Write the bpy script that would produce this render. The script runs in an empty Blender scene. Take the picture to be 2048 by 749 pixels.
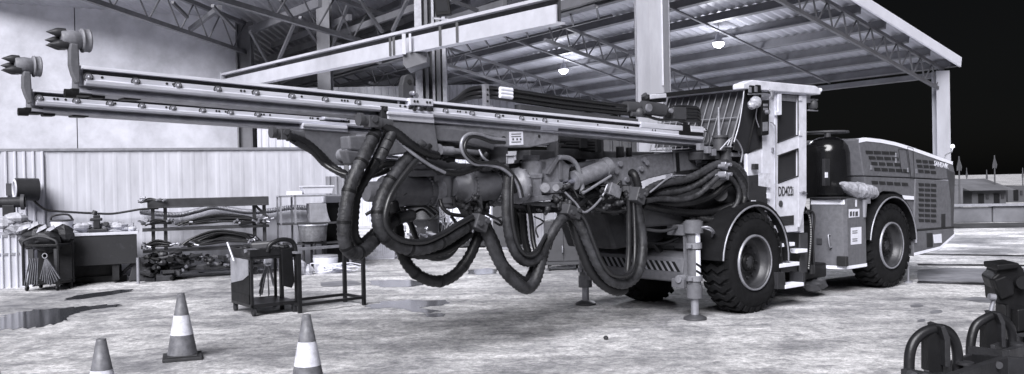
import bpy, math, random
from mathutils import Vector, Matrix
random.seed(7)
PI = math.pi
# ------------------------------------------------------------------ camera model (surveyed from the photograph)
F = 1791.66; PIT = -.009; ROL = -.0199; H = 1.8631
TH = .8732; P0 = (3.1563, 11.9253)
U = (math.sin(TH), math.cos(TH)); NV = (-math.cos(TH), math.sin(TH))

def ray(px, py):
    a, b = px-1024, py-374.5
    cr, sr = math.cos(ROL), math.sin(ROL)
    X = (a*cr+b*sr)/F; v = -(-a*sr+b*cr)/F
    cp, sp = math.cos(PIT), math.sin(PIT)
    return Vector((X, cp-v*sp, sp+v*cp))
def W(px, py, Y):
    r = ray(px, py); return r*(Y/r.y)+Vector((0, 0, H))
def G(px, py, z=0.0):
    r = ray(px, py); t = (z-H)/r.z; return Vector((r.x*t, r.y*t, z))
def R(px, py, n):                       # rig coordinates of a point seen on the plane n = const
    r = ray(px, py); a, b = P0[0]+n*NV[0], P0[1]+n*NV[1]
    s = (r.x*b-r.y*a)/(r.y*U[0]-r.x*U[1]); t = (b+s*U[1])/r.y
    return Vector((s, n, H+t*r.z))
def S(px, py, s):                       # same on the plane s = const
    r = ray(px, py); a, b = P0[0]+s*U[0], P0[1]+s*U[1]
    n = (r.x*b-r.y*a)/(r.y*NV[0]-r.x*NV[1]); t = (b+n*NV[1])/r.y
    return Vector((s, n, H+t*r.z))

sc = bpy.context.scene
C = sc.collection
# ------------------------------------------------------------------ materials
TINT = (.955, .965, 1.065)
def col(v, k=1.0): return tuple(min(1, v*(1+(t-1)*k)) for t in TINT)+(1,)
def mat(name, v, rough=.6, metal=0.0, dirt=.35, scale=4.0, bump=.15, v2=None, detail=6, bscale=None, coat=0, stretch=None, lo=.38, hi=.68):
    m = bpy.data.materials.new(name); m.use_nodes = True
    nt = m.node_tree; N = nt.nodes; L = nt.links
    b = N['Principled BSDF']
    tc = N.new('ShaderNodeTexCoord'); src = tc.outputs['Object']
    if stretch:
        mp = N.new('ShaderNodeMapping'); mp.inputs['Scale'].default_value = stretch
        L.new(src, mp.inputs['Vector']); src = mp.outputs['Vector']
    n = N.new('ShaderNodeTexNoise'); n.inputs['Scale'].default_value = scale; n.inputs['Detail'].default_value = detail
    n.inputs['Roughness'].default_value = .65
    L.new(src, n.inputs['Vector'])
    r = N.new('ShaderNodeValToRGB'); r.color_ramp.elements[0].position = lo; r.color_ramp.elements[1].position = hi
    if v2 is None: v2 = v*(1-dirt)
    r.color_ramp.elements[0].color = col(v2); r.color_ramp.elements[1].color = col(v)
    L.new(n.outputs['Fac'], r.inputs['Fac']); L.new(r.outputs['Color'], b.inputs['Base Color'])
    b.inputs['Metallic'].default_value = metal
    mr = N.new('ShaderNodeMapRange'); mr.inputs['To Min'].default_value = min(1, rough+.14); mr.inputs['To Max'].default_value = max(.05, rough-.1)
    L.new(n.outputs['Fac'], mr.inputs['Value']); L.new(mr.outputs['Result'], b.inputs['Roughness'])
    if bump:
        n2 = N.new('ShaderNodeTexNoise'); n2.inputs['Scale'].default_value = bscale or scale*6; n2.inputs['Detail'].default_value = 5
        L.new(src, n2.inputs['Vector'])
        bp = N.new('ShaderNodeBump'); bp.inputs['Strength'].default_value = bump; bp.inputs['Distance'].default_value = .02
        L.new(n2.outputs['Fac'], bp.inputs['Height']); L.new(bp.outputs['Normal'], b.inputs['Normal'])
    if coat: b.inputs['Coat Weight'].default_value = coat
    return m
def emis(name, c, s):
    m = bpy.data.materials.new(name); m.use_nodes = True
    b = m.node_tree.nodes['Principled BSDF']
    b.inputs['Emission Color'].default_value = c; b.inputs['Emission Strength'].default_value = s
    b.inputs['Base Color'].default_value = (.6, .6, .65, 1)
    return m
def stripes(name, v1, v2, scale, rot, rough=.5):
    m = bpy.data.materials.new(name); m.use_nodes = True
    nt = m.node_tree; N = nt.nodes; L = nt.links; b = N['Principled BSDF']
    tc = N.new('ShaderNodeTexCoord'); mp = N.new('ShaderNodeMapping'); mp.inputs['Rotation'].default_value = rot
    w = N.new('ShaderNodeTexWave'); w.inputs['Scale'].default_value = scale; w.bands_direction = 'X'
    r = N.new('ShaderNodeValToRGB'); r.color_ramp.interpolation = 'LINEAR'
    r.color_ramp.elements[0].position = .47; r.color_ramp.elements[1].position = .53
    r.color_ramp.elements[0].color = col(v1); r.color_ramp.elements[1].color = col(v2)
    n = N.new('ShaderNodeTexNoise'); n.inputs['Scale'].default_value = 14; n.inputs['Detail'].default_value = 6
    mx = N.new('ShaderNodeMix'); mx.data_type = 'RGBA'; mx.blend_type = 'MULTIPLY'; mx.inputs['Factor'].default_value = .45
    L.new(tc.outputs['Object'], mp.inputs['Vector']); L.new(mp.outputs['Vector'], w.inputs['Vector'])
    L.new(w.outputs['Fac'], r.inputs['Fac']); L.new(tc.outputs['Object'], n.inputs['Vector'])
    L.new(r.outputs['Color'], mx.inputs[6]); L.new(n.outputs['Fac'], mx.inputs[7])
    L.new(mx.outputs[2], b.inputs['Base Color']); b.inputs['Roughness'].default_value = rough
    return m

def ground_mat():
    m = bpy.data.materials.new('concrete_yard'); m.use_nodes = True
    nt = m.node_tree; N = nt.nodes; L = nt.links; b = N['Principled BSDF']
    tc = N.new('ShaderNodeTexCoord')
    def noise(scale, detail=8, rough=.6, sx=1, sy=1, rot=0, dist=0):
        mp = N.new('ShaderNodeMapping'); mp.inputs['Scale'].default_value = (sx, sy, 1); mp.inputs['Rotation'].default_value = (0, 0, rot)
        n = N.new('ShaderNodeTexNoise'); n.inputs['Scale'].default_value = scale; n.inputs['Detail'].default_value = detail
        n.inputs['Roughness'].default_value = rough; n.inputs['Distortion'].default_value = dist
        L.new(tc.outputs['Object'], mp.inputs['Vector']); L.new(mp.outputs['Vector'], n.inputs['Vector']); return n.outputs['Fac']
    def ramp(src, p0, c0, p1, c1):
        r = N.new('ShaderNodeValToRGB'); e = r.color_ramp.elements
        e[0].position = p0; e[1].position = p1; e[0].color = (c0, c0, c0, 1); e[1].color = (c1, c1, c1, 1)
        L.new(src, r.inputs['Fac']); return r.outputs['Color']
    def mul(a, bb, fac=1.0):
        x = N.new('ShaderNodeMix'); x.data_type = 'RGBA'; x.blend_type = 'MULTIPLY'; x.inputs['Factor'].default_value = fac
        L.new(a, x.inputs[6]); L.new(bb, x.inputs[7]); return x.outputs[2]
    big = ramp(noise(.34, 6, .6, 1, .8, .35, .6), .36, .50, .53, 1.0)
    mid = ramp(noise(1.5, 10, .80, 1, 1, .2, .5), .41, .48, .56, 1.0)
    streak = ramp(noise(.7, 8, .7, .35, 1.6, -.75, .5), .40, .55, .56, 1.0)
    fine = mul(ramp(noise(6, 8, .75), .39, .56, .54, 1.0), ramp(noise(15, 10, .82), .41, .52, .55, 1.0))
    grit = ramp(noise(45, 5, .8), .38, .66, .56, 1.0)
    c = mul(mul(mul(mul(big, mid), streak), fine), grit, .85)
    bc = N.new('ShaderNodeMix'); bc.data_type = 'RGBA'; bc.blend_type = 'MIX'
    bc.inputs[6].default_value = (.055, .058, .072, 1); bc.inputs[7].default_value = (1, .99, 1, 1)
    L.new(c, bc.inputs['Factor']); L.new(bc.outputs[2], b.inputs['Base Color'])
    wet = ramp(noise(.34, 5, .55, 1, .8, .35, .4), .33, .35, .48, .85)
    L.new(wet, b.inputs['Roughness'])
    bp = N.new('ShaderNodeBump'); bp.inputs['Strength'].default_value = .5; bp.inputs['Distance'].default_value = .02
    L.new(mul(fine, mid), bp.inputs['Height']); L.new(bp.outputs['Normal'], b.inputs['Normal'])
    return m

def text(name, s, size, M4, m, parent=None, ext=.002, xs=1.0):
    cu = bpy.data.curves.new('tmp', 'FONT'); cu.body = s; cu.size = size; cu.extrude = ext; cu.offset = size*.006
    cu.resolution_u = 3
    o = bpy.data.objects.new('tmp', cu); C.objects.link(o)
    bpy.context.view_layer.update()
    me = bpy.data.meshes.new_from_object(o.evaluated_get(bpy.context.evaluated_depsgraph_get()))
    bpy.data.objects.remove(o)
    me.transform(M4 @ Matrix.Diagonal((xs, 1, 1, 1)))
    me.materials.clear(); me.materials.append(m)
    q = bpy.data.objects.new(name, me); C.objects.link(q)
    if parent: q.parent = parent
    return q

MT = dict(
    paint=mat('machine_paint', .14, .45, dirt=.30, scale=14, bump=.10, detail=12, lo=.30, hi=.62),
    paint2=mat('worn_machine_paint', .24, .48, dirt=.36, scale=16, bump=.1),
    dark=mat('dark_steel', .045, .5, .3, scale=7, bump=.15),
    black=mat('black_steel', .012, .45, scale=8, bump=.1),
    white=mat('white_paint', .82, .35, dirt=.26, scale=5, bump=.02),
    reflect=mat('reflective_tape', .95, .4, dirt=.06, scale=10, bump=0),
    alu=mat('bright_aluminium', .80, .36, .25, dirt=.28, scale=5, bump=.05, stretch=(.4, 4, 4)),
    galv=mat('galvanised_steel', .42, .42, .55, dirt=.3, scale=9, bump=.06),
    chrome=mat('chrome', .85, .12, 1, dirt=.1, scale=5, bump=0),
    rubber=mat('tyre_rubber', .014, .72, dirt=.4, scale=9, bump=.25),
    hose=mat('hose_sleeve', .018, .38, dirt=.55, scale=11, bump=.25, v2=.010),
    hose2=mat('worn_hose_sleeve', .055, .45, dirt=.6, scale=9, bump=.3, v2=.014),
    thin=mat('thin_hose', .020, .33, dirt=.3, scale=12, bump=.1),
    glass=mat('dark_glass', .035, .10, dirt=.1, scale=2, bump=0),
    rim=mat('wheel_rim', .05, .42, .1, dirt=.45, scale=7, bump=.1),
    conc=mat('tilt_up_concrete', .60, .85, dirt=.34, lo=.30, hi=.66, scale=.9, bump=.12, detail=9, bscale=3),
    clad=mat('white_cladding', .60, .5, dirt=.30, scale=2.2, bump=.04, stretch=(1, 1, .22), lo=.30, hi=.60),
    cladg=mat('grey_cladding', .30, .6, dirt=.3, scale=1.2, bump=.04),
    roof=mat('roof_sheeting', .45, .5, .2, dirt=.25, scale=.5, bump=.0),
    purlin=mat('purlin_steel', .16, .55, .15, dirt=.3, scale=1.2, bump=.0),
    truss=mat('truss_steel', .14, .5, .2, dirt=.35, scale=1.5, bump=.0),
    fascia=mat('fascia_paint', .80, .45, dirt=.12, scale=1.5, bump=0),
    beam=mat('beam_paint', .55, .45, dirt=.15, scale=1.5, bump=.03),
    column=mat('column_concrete', .40, .6, dirt=.30, scale=1.4, bump=.08, stretch=(1, 1, .25)),
    cone=mat('cone_plastic', .18, .5, dirt=.5, scale=11, bump=.06),
    coneband=mat('cone_band', .78, .4, dirt=.35, scale=13, bump=.03),
    conebase=mat('cone_base_rubber', .035, .7, dirt=.4, scale=9, bump=.1),
    cloth=mat('pale_rag', .55, .9, dirt=.45, scale=8, bump=.3),
    plastic=mat('clear_wrap', .5, .22, dirt=.45, scale=9, bump=.5, bscale=14),
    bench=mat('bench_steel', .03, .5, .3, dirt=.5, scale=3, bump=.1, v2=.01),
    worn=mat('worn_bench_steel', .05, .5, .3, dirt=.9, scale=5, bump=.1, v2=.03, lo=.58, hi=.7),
    rack=mat('rack_steel', .06, .55, .2, dirt=.4, scale=5, bump=.1),
    card=mat('cardboard', .30, .85, dirt=.3, scale=5, bump=.05),
    bin=mat('mesh_bin', .14, .6, .2, dirt=.5, scale=14, bump=.4),
    mid=mat('mid_grey_paint', .065, .5, dirt=.3, scale=4, bump=.05),
    lug=mat('hanging_tool_steel', .3, .3, .6, dirt=.4, scale=10, bump=.05),
    decal=mat('label_white', .82, .5, dirt=.1, scale=20, bump=0),
    ink=mat('label_ink', .02, .6, bump=0),
    steel_frame=mat('frame_steel', .024, .36, .2, dirt=.45, scale=6, bump=.1),
    soil=mat('dark_verge', .045, .95, dirt=.5, scale=1.5, bump=.3),
    precast=mat('precast_barrier', .15, .85, dirt=.4, scale=.8, bump=.1),
    shed=mat('far_cladding', .08, .6, dirt=.3, scale=.7, bump=0),
    tree=mat('far_foliage', .012, .9, dirt=.4, scale=3, bump=0),
    drain=mat('drain_steel', .035, .3, .3, dirt=.4, scale=3, bump=.05),
    ground=ground_mat(),
    hazard=stripes('hazard_stripes', .03, .42, 3.6, (0, PI/4, 0)),
)
MT['screen'] = mat('guard_bar_paint', .22, .5, dirt=.3, scale=8, bump=0)
MT['glass2'] = mat('lightened_windscreen', .10, .35, dirt=.5, scale=3, bump=0)  # windscreen base colour lightened to stand for reflections in the glass
for k_, sp_ in (('rubber', .15), ('hose', .3), ('hose2', .35), ('paint', .4), ('dark', .35), ('black', .2), ('steel_frame', .35)): MT[k_].node_tree.nodes['Principled BSDF'].inputs['Specular IOR Level'].default_value = sp_
lampm = emis('lamp_lens', (.93, .93, 1, 1), 14)
amber = emis('beacon_lens', (.9, .9, 1, 1), 2.0)

# ------------------------------------------------------------------ mesh builder
def basis(d, up=Vector((0, 0, 1))):
    d = d.normalized()
    if abs(d.dot(up)) > .98: up = Vector((1, 0, 0))
    x = d.cross(up).normalized(); y = x.cross(d).normalized()
    return x, y
def smooth_path(pts, k=6):
    P = [Vector(p) for p in pts]
    if len(P) < 3: return P
    out = []
    for i in range(len(P)-1):
        a = P[i-1] if i else P[0]*2-P[1]; b = P[i]; c = P[i+1]; d = P[i+2] if i+2 < len(P) else P[-1]*2-P[-2]
        for j in range(k):
            t = j/k
            out.append(.5*((2*b)+(c-a)*t+(2*a-5*b+4*c-d)*t*t+(3*b-a-3*c+d)*t**3))
    out.append(P[-1]); return out
SPLIT = set('control_knob slide_block far_boom_cylinder leg hydraulic_fitting manifold_block tank_label_print rail_hole arm_hole upright_hole tail_loop label_print hood_edge_strip upright hose_hanger step_side tank_label fitting_hose clamp_band rail_bolt lug_bolt boom_bolt lamp_glass skirt_label small_notice hood_latch support_leg splice_plate far_boom hose_tie inner_grab_rail pin_cap frame_bolt boss_ring stiffener spanner hose_coupling back_post lower_rail guide_spike pipe_run small_parts hand_tools gusset grinding_wheel boom_bracket bracket_rib warning_mark reflective_strip hose_marker_sleeve drill_port skirt_reflector side_sheet edge_bead lever white_label tank_reflective_strip panel_recess hose_spring_guard rim_bolt shelf_edge turret_plate engine_block arm_end_clamp far_boom_fitting wire_side corner_frame bag'.split())
class MB:
    def __init__(s): s.v = []; s.f = []; s.mi = []; s.sm = []
    def add(s, vs, fs, m=0, smooth=False):
        o = len(s.v); s.v += [tuple(v) for v in vs]
        for f in fs: s.f.append([i+o for i in f]); s.mi.append(m); s.sm.append(smooth)
        return s
    def box(s, c, sz, m=0, rot=None):
        hx, hy, hz = [q/2 for q in sz]
        vs = [Vector((x, y, z)) for z in (-hz, hz) for y in (-hy, hy) for x in (-hx, hx)]
        if rot: vs = [rot @ v for v in vs]
        c = Vector(c); vs = [v+c for v in vs]
        return s.add(vs, [(0, 2, 3, 1), (4, 5, 7, 6), (0, 1, 5, 4), (2, 6, 7, 3), (0, 4, 6, 2), (1, 3, 7, 5)], m)
    def mm(s, a, b, m=0):      # box from min corner to max corner
        a = Vector(a); b = Vector(b); return s.box((a+b)/2, [abs(q) for q in (b-a)], m)
    def bar(s, a, b, w, h, m=0, up=Vector((0, 0, 1))):
        a = Vector(a); b = Vector(b); x, y = basis(b-a, up)
        x = x*w/2; y = y*h/2
        vs = [a-x-y, a+x-y, a+x+y, a-x+y, b-x-y, b+x-y, b+x+y, b-x+y]
        return s.add(vs, [(3, 2, 1, 0), (4, 5, 6, 7), (0, 1, 5, 4), (1, 2, 6, 5), (2, 3, 7, 6), (3, 0, 4, 7)], m)
    def cyl(s, a, b, r0, r1=None, seg=18, m=0, caps=True):
        r1 = r0 if r1 is None else r1
        a = Vector(a); b = Vector(b); x, y = basis(b-a)
        ring = [x*math.cos(2*PI*i/seg)+y*math.sin(2*PI*i/seg) for i in range(seg)]
        s.add([a+q*r0 for q in ring]+[b+q*r1 for q in ring], [(i, (i+1) % seg, seg+(i+1) % seg, seg+i) for i in range(seg)], m, True)
        if caps:
            s.add([a+q*r0 for q in ring], [tuple(range(seg))[::-1]], m); s.add([b+q*r1 for q in ring], [tuple(range(seg))], m)
        return s
    def lathe(s, prof, o, ax, seg=24, m=0, caps=True):
        o = Vector(o); ax = Vector(ax).normalized(); x, y = basis(ax)
        k = len(prof); vs = []
        for a, r in prof: vs += [o+ax*a+(x*math.cos(2*PI*i/seg)+y*math.sin(2*PI*i/seg))*r for i in range(seg)]
        fs = [(j*seg+i, j*seg+(i+1) % seg, (j+1)*seg+(i+1) % seg, (j+1)*seg+i) for j in range(k-1) for i in range(seg)]
        s.add(vs, fs, m, True)
        if caps:
            s.add(vs[:seg], [tuple(range(seg))[::-1]], m); s.add(vs[-seg:], [tuple(range(seg))], m)
        return s
    def tube(s, pts, r, seg=8, m=0, k=6, rib=0, caps=True, ribstep=.03, jit=0):
        P = smooth_path(pts, k) if k else [Vector(p) for p in pts]
        if rib:                                    # resample evenly and swell the radius: a spiral-wrapped hose
            Q = [P[0]]; acc = 0
            for a, b in zip(P, P[1:]):
                d = (b-a).length; n = max(1, int(d/(ribstep/2)))
                for i in range(1, n+1): Q.append(a.lerp(b, i/n))
            P = Q
        n = len(P); x, y = basis(P[1]-P[0]); vs = []
        for i, p in enumerate(P):
            d = (P[min(i+1, n-1)]-P[max(i-1, 0)]).normalized()
            x = (x-d*x.dot(d)).normalized(); y = d.cross(x)
            rr = (r(i/(n-1)) if callable(r) else r)*(1+(rib if i % 2 else -rib))
            vs += [p+(x*math.cos(2*PI*j/seg)+y*math.sin(2*PI*j/seg))*rr*(1+random.uniform(-jit, jit)) for j in range(seg)]
        s.add(vs, [(i*seg+j, i*seg+(j+1) % seg, (i+1)*seg+(j+1) % seg, (i+1)*seg+j) for i in range(n-1) for j in range(seg)], m, (not rib or rib < .1) and not jit)
        if caps: s.add(vs[:seg], [tuple(range(seg))[::-1]], m); s.add(vs[-seg:], [tuple(range(seg))], m)
        return s
    def prism(s, pts, vec, m=0):
        P = [Vector(p) for p in pts]; v = Vector(vec); n = len(P)
        s.add(P+[p+v for p in P], [tuple(range(n))[::-1], tuple(range(n, 2*n))]+[(i, (i+1) % n, n+(i+1) % n, n+i) for i in range(n)], m)
        return s
    def loft(s, rings, m=0, smooth=True, caps=True):
        n = len(rings[0]); vs = [p for r in rings for p in r]
        s.add(vs, [(j*n+i, j*n+(i+1) % n, (j+1)*n+(i+1) % n, (j+1)*n+i) for j in range(len(rings)-1) for i in range(n)], m, smooth)
        if caps: s.add(rings[0], [tuple(range(n))[::-1]], m); s.add(rings[-1], [tuple(range(n))], m)
        return s
    def ball(s, c, r, m=0, seg=12, sz=(1, 1, 1), jit=0, rnd=random):
        c = Vector(c); vs = []; n2 = max(4, seg//2)
        for j in range(n2+1):
            for i in range(seg):
                th = PI*j/n2; ph = 2*PI*i/seg; q = r*(1+rnd.uniform(-jit, jit))
                vs.append(c+Vector((q*math.sin(th)*math.cos(ph)*sz[0], q*math.sin(th)*math.sin(ph)*sz[1], q*math.cos(th)*sz[2])))
        return s.add(vs, [(j*seg+i, j*seg+(i+1) % seg, (j+1)*seg+(i+1) % seg, (j+1)*seg+i) for j in range(n2) for i in range(seg)], m, jit == 0)
    def build(s, name, mats, parent=None, bevel=0):
        if name in SPLIT and not getattr(s, 'solo', False):
            par = list(range(len(s.f))); key = {}
            def find(i):
                while par[i] != i: par[i] = par[par[i]]; i = par[i]
                return i
            for fi, f in enumerate(s.f):
                for vi in f:
                    k = tuple(round(q, 4) for q in s.v[vi])
                    if k in key: par[find(fi)] = find(key[k])
                    else: key[k] = fi
            groups = {}
            for fi in range(len(s.f)): groups.setdefault(find(fi), []).append(fi)
            if len(groups) > 1:
                o = None
                for fs in list(groups.values()):
                    q = MB(); q.solo = True; mp = {}
                    for fi in fs:
                        nf = []
                        for vi in s.f[fi]:
                            if vi not in mp: mp[vi] = len(q.v); q.v.append(s.v[vi])
                            nf.append(mp[vi])
                        q.f.append(nf); q.mi.append(s.mi[fi]); q.sm.append(s.sm[fi])
                    o = q.build(name, mats, parent, bevel)
                return o
        me = bpy.data.meshes.new(name); me.from_pydata(s.v, [], s.f)
        if not isinstance(mats, (list, tuple)): mats = [mats]
        for m in mats: me.materials.append(MT[m] if isinstance(m, str) else m)
        me.polygons.foreach_set('material_index', s.mi); me.polygons.foreach_set('use_smooth', s.sm)
        me.validate(); me.update()
        import bmesh
        bm = bmesh.new(); bm.from_mesh(me); bmesh.ops.recalc_face_normals(bm, faces=bm.faces); bm.to_mesh(me); bm.free()
        o = bpy.data.objects.new(name, me); C.objects.link(o)
        if parent: o.parent = parent
        if bevel:
            b = o.modifiers.new('bevel', 'BEVEL'); b.width = bevel; b.segments = 2; b.limit_method = 'ANGLE'; b.angle_limit = math.radians(50)
            b.harden_normals = False
        return o
def empty(name, loc=(0, 0, 0), rz=0):
    o = bpy.data.objects.new(name, None); C.objects.link(o); o.location = loc; o.rotation_euler = (0, 0, rz); o.empty_display_size = .2
    return o
def tag(o, label, cat, group=None, kind=None):
    if label: o['label'] = label
    if cat: o['category'] = cat
    if group: o['group'] = group
    if kind: o['kind'] = kind
    return o
def local(root):                 # world point -> coordinates of root (rotation about z only)
    M = (Matrix.Translation(root.location) @ Matrix.Rotation(root.rotation_euler.z, 4, 'Z')).inverted()
    return lambda p: M @ Vector(p)

# ------------------------------------------------------------------ the ground
gm = MB(); gm.add([(-160, -20, 0), (200, -20, 0), (200, 320, 0), (-160, 320, 0)], [(0, 1, 2, 3)])
g = gm.build('ground', 'ground'); tag(g, None, None, kind='structure')
pm = bpy.data.materials.new('standing_water'); pm.use_nodes = True
pb = pm.node_tree.nodes['Principled BSDF']; pb.inputs['Base Color'].default_value = (.05, .052, .06, 1); pb.inputs['Roughness'].default_value = .13
pb.inputs['Specular IOR Level'].default_value = .8
def puddle(px, z=.004):
    P = [G(x, y, z) for x, y in px]; P = smooth_path(P+[P[0]], 6)[:-1]
    c = sum(P, Vector())/len(P); Q = []
    for i, p in enumerate(P): Q.append(c+(p-c)*(1+.07*math.sin(i*1.7)+.05*math.sin(i*3.1+1)+random.uniform(-.03, .03)))
    b = MB(); b.add(Q, [tuple(range(len(Q)))]); o = b.build('puddle', pm); tag(o, None, None, kind='structure'); return o
puddle([(-20, 640), (20, 628), (70, 620), (130, 616), (175, 612), (235, 609), (238, 613), (180, 620), (138, 632), (130, 642), (80, 654), (40, 657), (0, 658)])
puddle([(732, 612), (780, 602), (885, 601), (890, 610), (840, 616), (880, 622), (840, 626), (790, 616), (745, 618)])
puddle([(735, 562), (800, 560), (850, 565), (830, 573), (760, 574)])
puddle([(938, 540), (985, 537), (990, 547), (940, 549)])
puddle([(850, 628), (885, 627), (886, 633), (855, 634)])
puddle([(190, 586), (250, 579), (262, 583), (180, 596), (130, 600), (150, 592)])

MT['damp'] = mat('damp_concrete', .26, .5, dirt=.55, scale=1.6, bump=.1)
def damp(px):
    P = [G(x, y, .003) for x, y in px]; P = smooth_path(P+[P[0]], 6)[:-1]
    b = MB(); b.add(P, [tuple(range(len(P)))]); o = b.build('damp_patch', 'damp'); tag(o, None, None, kind='structure')
damp([(1835, 540), (1900, 536), (2000, 538), (2100, 537), (2120, 560), (2000, 566), (1900, 563), (1840, 562)])
damp([(1925, 598), (1950, 594), (1985, 597), (2000, 606), (1950, 604)])
damp([(1820, 611), (1840, 609), (1846, 613), (1824, 615)])
damp([(1860, 622), (1880, 620), (1884, 625), (1862, 627)])
damp([(1835, 640), (1848, 638), (1850, 643), (1836, 644)])
damp([(640, 566), (700, 561), (720, 570), (650, 574)])
damp([(560, 600), (600, 597), (606, 603), (564, 606)])

# channel plates let into the slab at the right
for i, (ya, yb, t) in enumerate([(509, 514, 5), (530, 533, 3.5), (565, 570, 2.5)]):
    a = G(1835, ya); b = G(2120 if i < 2 else 1990, yb); d = (b-a).normalized(); nrm = Vector((-d.y, d.x, 0))*.13
    m = MB(); m.mm((0, 0, 0), (0, 0, 0)) if False else m.prism([a-nrm, b-nrm, b+nrm, a+nrm], (0, 0, .012))
    o = m.build('drain_channel', 'drain'); tag(o, None, None, kind='structure')

# ------------------------------------------------------------------ left workshop walls
def corrugated(m, a, b, z0, z1, pitch, depth, mi=0):
    a = Vector(a); b = Vector(b); d = (b-a); L = d.length; d.normalize(); nn = Vector((d.y, -d.x, 0))
    n = int(L/pitch); vs = []; fs = []
    prof = [(0, 0), (.3, 0), (.42, 1), (.58, 1), (.70, 0)]
    pts = []
    for i in range(n):
        for u, h in prof: pts.append(a+d*(i+u)*pitch+nn*h*depth)
    for p in pts: vs.append((p.x, p.y, z0)); vs.append((p.x, p.y, z1))
    for i in range(len(pts)-1): fs.append((2*i, 2*i+2, 2*i+3, 2*i+1))
    m.add(vs, fs, mi)
wa = G(-60, 572); wb = G(705, 530)
wd = (wb-wa).normalized(); wn = Vector((wd.y, -wd.x, 0))
wroot = empty('corrugated_wall', wa)
tag(wroot, 'pale corrugated steel wall about head high in front of the concrete panels', 'wall')
lw = local(wroot)
m = MB(); corrugated(m, lw(wa), lw(wb), 0.02, 2.62, .25, .004)
m.build('cladding_sheet', 'clad', wroot)
m = MB(); p, q = lw(wa), lw(wb); m.bar(p+Vector((0, 0, 2.63))-wn*.03, q+Vector((0, 0, 2.63))-wn*.03, .14, .05); m.build('capping_rail', 'galv', wroot)
m = MB()
for f in (.02, .14, .28, .43, .57, .71, .86, .99):
    c = p.lerp(q, f)-wn*.08; m.box(c+Vector((0, 0, 1.3)), (.1, .1, 2.6))
m.build('back_post', 'purlin', wroot)
# deep-ribbed strip of cladding near its left end and at its far end
for xa, xb, nm in ((8, 100, ''), (655, 700, '')):
    a = W(xa, 500, 1); 
    ra = ray(xa, 540); rb = ray(xb, 540)
    def onwall(r, off):
        o = wa+wn*off; t = (o.x*wd.y-o.y*wd.x)/(r.x*wd.y-r.y*wd.x); return Vector((r.x*t, r.y*t, 0))
    m = MB(); corrugated(m, lw(onwall(ra, .03)), lw(onwall(rb, .03)), .03, 2.60 if xa < 100 else 2.0, .16, .03)
    m.build('ribbed_panel', 'cladg' if xa > 100 else 'clad', wroot)

cw = empty('concrete_wall', (-22, 34, 0)); tag(cw, 'tall tilt-up concrete panel wall rising behind the corrugated steel', 'wall')
lc = local(cw)
a = lc(Vector((-30, 33.5, 0))); b = lc(W(487, 300, 41).xy.to_3d())
def atX(px, Yline):   # point on the wall line seen at column px
    r = ray(px, 200); A0 = Vector((-30, 33.5, 0)); B0 = W(487, 300, 41); B0.z = 0; d = B0-A0
    t = (A0.x*d.y-A0.y*d.x)/(r.x*d.y-r.y*d.x); return Vector((r.x*t, r.y*t, 0))
joints = [Vector((-30, 33.5, 0)), atX(153, 0), atX(487, 0)]
for i in range(2):
    p, q = lc(joints[i]), lc(joints[i+1]); d = (q-p).normalized(); nn = Vector((-d.y, d.x, 0))
    m = MB(); m.prism([p+d*.02, q-d*.02, q-d*.02+nn*.2, p+d*.02+nn*.2], (0, 0, 14)); m.build('concrete_panel', 'conc', cw)
m = MB(); p = lc(joints[1]); m.mm(p+Vector((-.05, .05, 0)), p+Vector((.05, .15, 14))); m.build('joint_seal', 'purlin', cw)

# column at the end of the concrete wall
def icol(name, px, Y, wpx, label, z1, cat='column', mt='purlin'):
    c = W(px, 350, Y); c.z = 0; w = wpx/F*Y
    r = empty(name, c); tag(r, label, cat)
    m = MB(); t = w*.10
    m.mm((-w/2, -w*.35, 0), (-w/2+t, w*.35, z1)); m.mm((w/2-t, -w*.35, 0), (w/2, w*.35, z1)); m.mm((-w/2+t, -t/2, 0.002), (w/2-t, t/2, z1-.002))
    m.build('flange_section', mt, r)
    m = MB(); m.mm((-w*.75, -w*.6, 0), (w*.75, w*.6, .04)); 
    for x in (-.6, .6):
        for y in (-.45, .45): m.cyl((x*w, y*w, .04), (x*w, y*w, .09), .025, seg=8)
    m.build('base_plate', 'dark', r)
    return r, w
icol('steel_column', 495, 40.6, 30, 'dark steel column where the concrete panel wall ends', 9.2)

# ------------------------------------------------------------------ canopy (skillion roof) over the yard
Cc = W(1915, 120, 27); A3 = ray(-155, 384).normalized(); B3 = ray(3000, 800).normalized()
canopy = empty('canopy_shelter', (Cc.x, Cc.y, 0)); tag(canopy, 'large open skillion canopy roof with purlins and lattice trusses', 'canopy')
lk = local(canopy); N3 = A3.cross(B3).normalized()
if N3.z < 0: N3 = -N3
def cp(s, t, dz=0): return lk(Cc+A3*s+B3*t+N3*dz)
SA, TB = 44.0, -10.4
m = MB(); vs = []; fs = []; n = int(SA/.16)
for i in range(n+1):
    h = .045 if i % 2 else 0
    for t in (0, TB): vs.append(cp(i*.16, t, h))
for i in range(n): fs.append((2*i, 2*i+1, 2*i+3, 2*i+2))
vs2 = [v+Vector((0, 0, .05)) for v in vs]
m.add(vs+vs2, fs+[tuple(q+len(vs) for q in f) for f in fs]); m.build('roof_sheet', 'roof', canopy)
for i in range(8):
    t = -.18-i*1.42
    m = MB(); m.bar(cp(.15, t, -.14), cp(SA, t, -.14), .07, .26, up=N3); m.bar(cp(.15, t-.05, -.26), cp(SA, t-.05, -.26), .12, .025, up=N3)
    m.build('purlin', 'purlin', canopy)
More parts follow.
